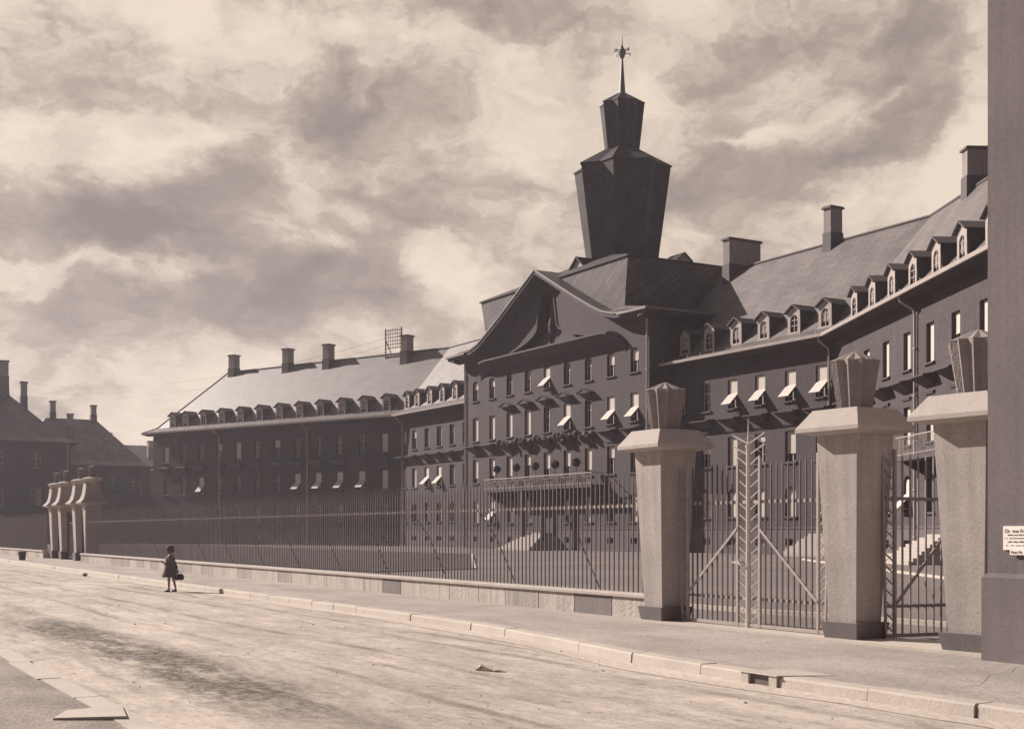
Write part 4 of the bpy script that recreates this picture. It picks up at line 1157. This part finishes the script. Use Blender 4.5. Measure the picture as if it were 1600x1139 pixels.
def fence(x0, x1, label, step, wdt, seed):
    t = thing('iron_fence', label, 'fence', ((x0+x1)/2, 13.32, .56), 'iron bar fences on the low walls')
    rr = random.Random(seed)
    n = int((x1-x0)/step); bay = []
    per = max(8, int(3.36/step))
    for s in range(0, n, per):
        b = MB()
        for k in range(s, min(n, s+per)):
            x = x1-.08-k*step; l = rr.gauss(0, .004)
            b.rings([[(x-wdt/2+l*f,13.30,z),(x+wdt/2+l*f,13.30,z),(x+wdt/2+l*f,13.30+wdt,z),(x-wdt/2+l*f,13.30+wdt,z)] for f, z in ((0,.555),(1,2.45))]+[[(x+l-.002,13.312,2.74),(x+l+.002,13.312,2.74),(x+l+.002,13.316,2.74),(x+l-.002,13.316,2.74)]])
        b.build('bar_panel', M['iron'], t)
    b = MB(); b.box(x0, x1, 13.330, 13.350, 2.08, 2.14); b.build('rail', M['mastpaint'], t)
    x = x1-3.4
    while x > x0+2:
        b = MB(); b.tube([(x,13.36,2.1),(x+.1,13.75,1.5),(x+.25,14.1,.6),(x+.3,14.3,.05)], .013, 6); b.build('stay', M['iron'], t); x -= 3.36
    return t
fence(-66.1, -18.0, 'long iron bar fence between the near and the far gate pillars', .152, .023, 5)
fence(-150, -76.4, 'iron bar fence running on beyond the four far pillars', .165, .03, 6)

# gates. local: x along the leaf from its hinge, y thickness, z up
def gate_leaf(name, label, hinge, ang, width, mirror, mast, brace_low_at_hinge=True, mid=.60, nbars=9, zt=2.72, paint='gatepaint', barpaint='iron'):
    t = thing(name, label, 'gate', (hinge[0], hinge[1], .12), 'iron gate leaves of the near entrance')
    ca, sa = math.cos(ang), math.sin(ang)
    fl = -1 if mirror else 1
    def m(b): return b.map(lambda x, y, z: (hinge[0]+(x*ca-fl*y*sa), hinge[1]+(x*sa+fl*y*ca), z))
    W = width; hb = .17       # herringbone strip width at the hinge side
    e1 = W-.25 if mast else W-.02
    f = MB()
    f.bar((hb,0,.16),(hb,0,zt+.08), .042); f.bar((e1,0,.16),(e1,0,zt+.08), .042)
    f.bar((.02,0,.19),(W-.02,0,.19), .03, .05); f.bar((.03,.02,mid),(W-.02,.02,mid), .016, .045); f.bar((.03,.02,2.11),(W-.02,.02,2.11), .016, .05)
    f.bar((.02,0,.19),(.02-.06,0,zt), .03)
    m(f).build('frame', M[paint], t)
    for k in range(nbars):
        x = hb+(e1-hb)*(k+1)/(nbars+1)
        b = MB(); b.rings([[(x-.011,-.011,z),(x+.011,-.011,z),(x+.011,.011,z),(x-.011,.011,z)] for z in (.2, zt-.06)]+[[(x-.002,-.002,zt+.02),(x+.002,-.002,zt+.02),(x+.002,.002,zt+.02),(x-.002,.002,zt+.02)]])
        m(b).build('bar', M[barpaint], t)
    b = MB(); b.bar((hb,-.02,mid+.02),(e1,-.02,1.70), .022, .04); m(b).build('brace', M[paint], t)
    h = MB(); z = .22
    while z < zt-.12:
        h.bar((.0,0,z+.14),(hb,0,z), .018)
        h.bar((.0,.03,z),(hb,.03,z+.12), .006)
        z += .165
    m(h).build('herringbone', M[paint], t)
    h = MB(); z = .22
    if mast:
        while z < 3.12:
            xo = e1 if z < zt else e1-.12+.0*(z-zt)
            h.bar((W,0,z),(xo,0,z+.15), .02); h.bar((W,.05,z+.13),(xo+.06,.03,z), .006); z += .175
        m(h).build('herringbone', M[paint], t)
    if mast == 2:
        b = MB(); b.tube([(W,0,.06),(W,0,2.98),(W,0,3.0),(W,0,3.42)], [.040,.034,.022,.004], 8); b.tube([(W,0,2.95),(W,0,3.0)], .045, 8)
        m(b).build('mast', M['mastpaint'], t)
    elif not mast:
        while z < zt-.12:
            h.bar((W,0,z+.14+0),(W+.15,0,z+.26), .018); h.bar((W,.02,z+.26),(W+.14,.02,z+.12), .007); z += .165
        m(h).build('herringbone', M[paint], t)
    return t
gate_leaf('gate_leaf', 'left leaf of the wide iron gate, carrying the tall tapering mast', (-17.22,13.16), 0., 1.70, False, 2)
gate_leaf('gate_leaf', 'right leaf of the wide iron gate, its brace falling to the middle pillar', (-13.80,13.16), math.pi, 1.70, True, 1)
gate_leaf('gate_leaf', 'narrow iron wicket gate standing open inward beside the middle pillar', (-12.93,13.42), R(82), 1.14, False, 0, nbars=6, paint='wicket', barpaint='wicket')
lk = MB(); lk.box(-15.78,-15.66,13.09,13.14,1.13,1.19); lk.bar((-15.82,13.08,1.17),(-15.6,13.08,1.13),.025)
tag(lk.build('gate_latch', M['zinc'], base=(-15.72,13.1,1.15)), 'small pale latch on the wide gate beside the mast', 'latch')
# far gates, three leaves among the bell-capped pillars
for (x0, x1, lb) in ((-68.85,-67.05,'dark iron gate between the two nearest bell-capped pillars'),(-72.75,-69.75,'wide dark iron gate between the middle bell-capped pillars'),(-75.45,-73.65,'dark iron gate between the two farthest bell-capped pillars')):
    t = thing('iron_gate', lb, 'gate', ((x0+x1)/2, 13.75, .12), 'iron gates of the far entrance')
    b = MB(); b.bar((x0,13.75,2.1),(x1,13.75,2.1), .05); b.bar((x0,13.75,.25),(x1,13.75,.25), .05); b.bar((x0,13.75,.2),(x0,13.75,2.75), .06); b.bar((x1,13.75,.2),(x1,13.75,2.75), .06); b.build('frame', M['iron'], t)
    b = MB(); k = x0+.15
    while k < x1-.05: b.bar((k,13.75,.25),(k,13.75,2.65), .03); k += .15
    b.build('bar_panel', M['iron'], t)
# threshold slabs
b = MB(); b.box(-18.1,-12.6,12.72,13.75,.10,.150); b.box(-12.58,-10.4,12.66,13.75,.10,.156)
tag(b.build('threshold', M['kerbstone'], base=(-15,13.2,.12)), kind='structure')
# white edging of the yard's drives
b = MB()
def edging(pts, w=.16, h=.09):
    for p, q in zip(pts, pts[1:]):
        b.bar((*p, h/2), (*q, h/2), w, h)
edging([(-56,51.6),(-52.7,49.2),(-30.7,34.9),(-20,28)]); edging([(-23.5,17.0),(-19.8,17.1),(-18.2,17.35),(-14,17.6),(-6,18.2)]); edging([(-82,43.7),(-49.3,26.4),(-47.3,20.7)], .12, .06)
tag(b.build('drive_edging', M['kerbstone'], base=(-30,30,0)), kind='structure')

# ------------------------------------------------------------------ gatehouse corner at the right edge
gh = thing('gatehouse', 'dark rough-stuccoed gatehouse corner filling the right edge', 'building', (-6, 16, .1))
GU, GV = -10.365, 12.45
b = MB(); b.box(GU, 6, GV, 22, .0, 12.5); b.build('wall', M['stucco'], gh)
b = MB(); b.box(GU-.05, 6.05, GV-.05, 22.05, .0, 1.10); b.hexa([(GU-.05,GV-.05,1.102),(6.05,GV-.05,1.102),(6.05,22.05,1.102),(GU-.05,22.05,1.102),(GU-.005,GV-.005,1.16),(6.01,GV-.005,1.16),(6.01,22.01,1.16),(GU-.005,22.01,1.16)]); b.build('plinth', M['stucco'], gh)
b = MB(); b.box(GU-.5, 6.5, GV-.5, 22.5, 12.502, 12.9); b.build('cornice', M['trim'], gh)

def lettering(txt, size, loc, parent, name='lettering'):
    cu = bpy.data.curves.new('lettering', 'FONT'); cu.body = txt; cu.size = size; cu.extrude = .0015
    tmp = bpy.data.objects.new('tmp_lettering', cu); COL.objects.link(tmp)
    dg = bpy.context.evaluated_depsgraph_get()
    me = bpy.data.meshes.new_from_object(tmp.evaluated_get(dg))
    bpy.data.objects.remove(tmp)
    me.materials.clear(); me.materials.append(M['ink'])
    o = bpy.data.objects.new(name, me); COL.objects.link(o); o.parent = parent
    o.location = Vector(loc)-WL[parent]; o.rotation_euler = (R(90),0,0)
    return o
sg = thing('doctor_sign', 'white enamel doctor\'s plate on the dark gatehouse wall', 'sign', (-9.84, 12.44, 1.44))
b = MB(); b.box(-10.125,-9.57,12.426,12.449,1.435,1.712); b.build('plate', M['white'], sg)
lettering('Dr. von Fritz Z', .062, (-10.10,12.424,1.635), sg)
b = MB(); rr = random.Random(2)
for z, x0, hgt in ((1.600,-10.06,.014),(1.563,-10.10,.014),(1.520,-10.06,.018),(1.480,-10.08,.010)):
    x = x0
    while x < -9.61:
        w = rr.uniform(.006,.02); b.box(x, x+w, 12.4235, 12.426, z, z+hgt*rr.uniform(.6,1.3)); x += w+rr.uniform(.003,.012 if rr.random() < .8 else .03)
b.build('small_print', M['ink'], sg)
s2 = thing('number_sign', 'small white plate overlapping the foot of the doctor\'s plate', 'sign', (-9.79, 12.42, 1.38))
b = MB(); b.box(-10.015,-9.59,12.405,12.422,1.378,1.455); b.build('plate', M['white'], s2)
lettering('Haus Nr.', .045, (-10.0,12.403,1.395), s2)

# ------------------------------------------------------------------ street odds and ends
b = MB(); b.rings([[(-72.2+r*math.cos(a*math.pi/6), 11.3+r*math.sin(a*math.pi/6), z) for a in range(12)] for r, z in ((.15,.12),(.17,.2),(.21,.55),(.225,.58),(.195,.58),(.18,.5))])
bk = thing('rubbish_bucket', 'dark bucket standing on the pavement by the low wall at far left', 'bucket', (-72.2,11.3,.12))
b.build('pail', M['bucket'], bk)
b = MB(); b.tube([(-72.2-.21,11.3,.54),(-72.2-.22,11.3,.62),(-72.2,11.3,.70),(-72.2+.22,11.3,.62),(-72.2+.21,11.3,.54)], .012, 6); b.build('handle', M['bucket'], bk)
b = MB(); b.ball((-48.5,9.75,.06), .085, 0, 6, .8)
tag(b.map(lambda x,y,z: (x+.03*math.sin(9*y+4*z), y+.03*math.sin(11*x), max(z,.005))).build('stone', M['darkstone'], base=(-48.5,9.75,0)), 'dark fist-sized stone on the road against the kerb', 'stone')
b = MB()
for k, (dx, dy, l, a) in enumerate(((0,0,.22,.3),(.13,.05,.14,-.5),(-.11,-.04,.12,.9))):
    c, s_ = math.cos(a), math.sin(a); w = .055
    p = [(-l/2,-w),(0,-w*1.2),(l/2,-w*.7),(l/2,w),(0,w*.8),(-l/2,w*.9)]; zz = [.012,.05,.02,.03,.065,.015]
    b.face([(-13.3+dx+x*c-y*s_, 7.3+dy+x*s_+y*c, z) for (x, y), z in zip(p, zz)])
    b.face([(-13.3+dx+x*c-y*s_, 7.3+dy+x*s_+y*c, z-.008) for (x, y), z in reversed(list(zip(p, zz)))])
tag(b.build('paper_scrap', M['paper'], base=(-13.3,7.3,0)), 'crumpled pale scrap of paper lying in the dirt road', 'litter')
# loose stones and clods on the road, too many and small to count
b = MB(); rr = random.Random(21)
for k in range(420):
    near = rr.random() < .6
    x = -rr.uniform(7, 30) if near else -rr.uniform(25, 60); y = rr.uniform(2.9, kerb_y(x)-.1); r_ = rr.uniform(.004,.013)*(1 if near else 1.5)
    if rr.random() < .04: r_ *= 2
    a = rr.uniform(0, 6); q = [(x+r_*rr.uniform(.7,1.3)*math.cos(a+j*1.257), y+r_*rr.uniform(.7,1.3)*math.sin(a+j*1.257)) for j in range(5)]
    b.rings([[(p[0],p[1],-.002) for p in q], [(x+(p[0]-x)*.7,y+(p[1]-y)*.7,r_*.8) for p in q]])
tag(b.build('road_stones', M['kerbstone'], base=(-20,6,0)), kind='stuff')

# ------------------------------------------------------------------ the girl crossing the road
def girl():
    gx, gy = -34.95, 9.30
    g = thing('person', 'girl in a knee-length dark coat and brimmed hat, standing in the road with a bag', 'person', (gx, gy, 0))
    fx = Vector((-.497,-.867,0)); fy = Vector((.867,-.497,0))       # forward (to the left of the view) and her left
    def W(f, l, z): return Vector((gx,gy,0))+fx*f+fy*l+Vector((0,0,z))
    # body: one skinned figure
    V = []; E = []; Rr = []
    def v(f, l, z, r): V.append(tuple(W(f,l,z)-Vector((gx,gy,0)))); Rr.append(r); return len(V)-1
    def ch(root, *pts):
        p = root
        for q in pts:
            k = v(*q); E.append((p, k)); p = k
        return p
    pel = v(0,0,.64,.085)
    ch_ = ch(pel, (0,0,.76,.085),(.01,0,.90,.095),(.01,0,.985,.06))
    neck = ch(ch_, (.02,0,1.02,.032),(.028,0,1.065,.034))
    head = ch(neck, (.04,0,1.115,.072),(.045,0,1.165,.080),(.035,0,1.205,.055))
    for s, (fk, fa) in ((1,(.03,.05)),(-1,(-.06,-.10))):
        an = ch(pel, (0,s*.06,.60,.07),(fk,s*.065,.36,.042),(fa-.02,s*.065,.10,.028),(fa-.02,s*.065,.045,.03))
        ch(an, (fa+.05,s*.07,.03,.026),(fa+.10,s*.072,.022,.02))
    # left arm bent up to the breast; right arm hanging back to the bag
    la = ch(ch_, (.0,.10,.965,.045),(.01,.145,.80,.033),(.13,.11,.77,.025),(.20,.05,.80,.022))
    ra = ch(ch_, (.0,-.10,.965,.045),(-.05,-.15,.80,.033),(-.13,-.15,.62,.025),(-.155,-.15,.565,.022))
    for hand, d, sp in ((la, Vector((.045,-.03,.03)), Vector((0,.013,.012))), (ra, Vector((-.008,0,-.05)), Vector((.013,0,0)))):
        base = Vector(V[hand]); wd = lambda q: fx*q.x+fy*q.y+Vector((0,0,q.z))
        for i, ln in enumerate((.8,1.0,.95,.7)):
            a = base+wd(d*.5+sp*(i-1.5)); c = base+wd(d*(.5+.55*ln)+sp*(i-1.5)); e = c+wd(d*.35+Vector((.012,0,0)))
            V.append(tuple(a)); Rr.append(.0075); k0 = len(V)-1; E.append((hand,k0))
            V.append(tuple(c)); Rr.append(.0068); E.append((k0,k0+1)); V.append(tuple(e)); Rr.append(.0055); E.append((k0+1,k0+2))
        a = base+wd(sp*2.4+d*.25); V.append(tuple(a)); Rr.append(.008); k0 = len(V)-1; E.append((hand,k0)); V.append(tuple(a+wd(d*.5+sp*.6))); Rr.append(.006); E.append((k0,k0+1))
    me = bpy.data.meshes.new('body'); me.from_pydata(V, E, [])
    me.materials.append(M['skin'])
    o = bpy.data.objects.new('body', me); COL.objects.link(o); o.parent = g; WL[o] = WL[g]
    sk = o.modifiers.new('skin', 'SKIN'); sk.use_smooth_shade = True
    for k, r_ in enumerate(Rr): me.skin_vertices[0].data[k].radius = (r_, r_)
    me.skin_vertices[0].data[0].use_root = True
    ss = o.modifiers.new('sub', 'SUBSURF'); ss.levels = 1; ss.render_levels = 2
    # face
    b = MB()
    b.hexa([W(.105,-.011,1.125),W(.105,.011,1.125),W(.12,.010,1.125),W(.12,-.010,1.125),W(.11,-.005,1.16),W(.11,.005,1.16),W(.118,.004,1.16),W(.118,-.004,1.16)])
    for s in (-1, 1): b.ball(tuple(W(.03,s*.078,1.14)), .018, 0, 6, 1.4)
    b.build('face', M['skin'], g)
    b = MB()
    for s in (-1, 1): b.ball(tuple(W(.107,s*.03,1.158)), .009, 0, 6)
    b.bar(W(.112,-.02,1.098), W(.112,.02,1.098), .008); b.build('features', M['hair'], g)
    def loft(rows, n=20, seed=0, wav=0.):
        out = []
        for (f, l, z, rf, rl) in rows:
            out.append([W(f+rf*(1+wav*math.sin(5*a+seed))*math.cos(a), l+rl*(1+wav*math.sin(5*a+seed))*math.sin(a), z) for a in (2*math.pi*k/n for k in range(n))])
        return out
    b = MB(); b.rings(loft([(.01,0,.40,.215,.20),(.01,0,.41,.222,.205),(.012,0,.52,.185,.175),(.012,0,.64,.155,.150),(.01,0,.76,.13,.135),(.012,0,.88,.13,.145),(.012,0,.965,.095,.125),(.015,0,1.01,.055,.06)], wav=.03), cap0=False)
    b.build('coat', M['coat'], g, smooth=True)
    for s, pts, rs in ((1, [W(.0,.10,.975),W(.01,.15,.80),W(.12,.115,.768)], [.062,.052,.042]), (-1, [W(0,-.10,.975),W(-.05,-.155,.80),W(-.125,-.152,.635)], [.062,.052,.042])):
        b = MB(); b.tube(pts, rs, 10); b.build('sleeve', M['coat'], g, smooth=True)
    b = MB(); b.rings(loft([(.075,.055,.43,.155,.10),(.075,.05,.60,.105,.075),(.065,.05,.80,.078,.07),(.055,.04,.96,.06,.05)], 12)); b.build('apron', M['lightcloth'], g, smooth=True)
    b = MB(); b.rings(loft([(.0,0,1.06,.075,.085),(-.01,0,1.10,.098,.098),(.0,0,1.16,.104,.10),(.01,0,1.215,.085,.085)], 14), cap1=True); b.build('hair', M['hair'], g, smooth=True)
    b = MB(); b.rings(loft([(.045,0,1.175,.185,.15),(.045,0,1.185,.185,.15),(.02,0,1.195,.11,.11),(.015,0,1.245,.095,.095),(.01,0,1.265,.06,.06)], 18), cap0=True); b.build('hat', M['coat'], g, smooth=True)
    for s, fa in ((1,.05),(-1,-.10)):
        b = MB(); b.rings([[W(fa+x, s*.067+y, z) for x, y in ((-.05,-.028),(.02,-.034),(.09,-.03),(.115,0),(.09,.03),(.02,.034),(-.05,.028))] for z in (0,.022)]+[[W(fa-.015+x*.6, s*.067+y*.8, .062) for x, y in ((-.05,-.028),(.02,-.034),(.06,-.03),(.085,0),(.06,.03),(.02,.034),(-.05,.028))]]); b.build('shoe', M['leather'], g)
    hb = thing('handbag', 'dark bulging handbag hanging from the girl\'s right hand', 'bag', tuple(W(-.19,-.15,.31)))
    b = MB(); b.rings([[W(-.185+x*k, -.15+y*k2, z) for x, y in ((-.13,-.05),(-.05,-.065),(.05,-.065),(.13,-.05),(.13,.05),(.05,.065),(-.05,.065),(-.13,.05))] for k, k2, z in ((.7,.7,.315),(1.0,1.1,.34),(1.05,1.1,.40),(.85,.7,.47),(.6,.3,.485))]); b.build('pouch', M['leather'], hb, smooth=True)
    b = MB(); b.tube([W(-.26,-.15,.46),W(-.24,-.15,.52),W(-.185,-.15,.545),W(-.13,-.15,.52),W(-.11,-.15,.46)], .009, 6); b.build('handle', M['leather'], hb)
girl()

# ------------------------------------------------------------------ the thin smoky air over the town
b = MB(); b.box(-420, 60, -60, 140, -1.1, 60)
hz_m = bpy.data.materials.new('town_haze'); hz_m.use_nodes = True
nt = hz_m.node_tree; nt.nodes.clear()
pv = nt.nodes.new('ShaderNodeVolumePrincipled'); pv.inputs['Color'].default_value = (.90,.86,.96,1); pv.inputs['Density'].default_value = HAZE; pv.inputs['Anisotropy'].default_value = .35
ou = nt.nodes.new('ShaderNodeOutputMaterial'); nt.links.new(pv.outputs[0], ou.inputs['Volume'])
tag(b.build('haze', hz_m), kind='stuff')
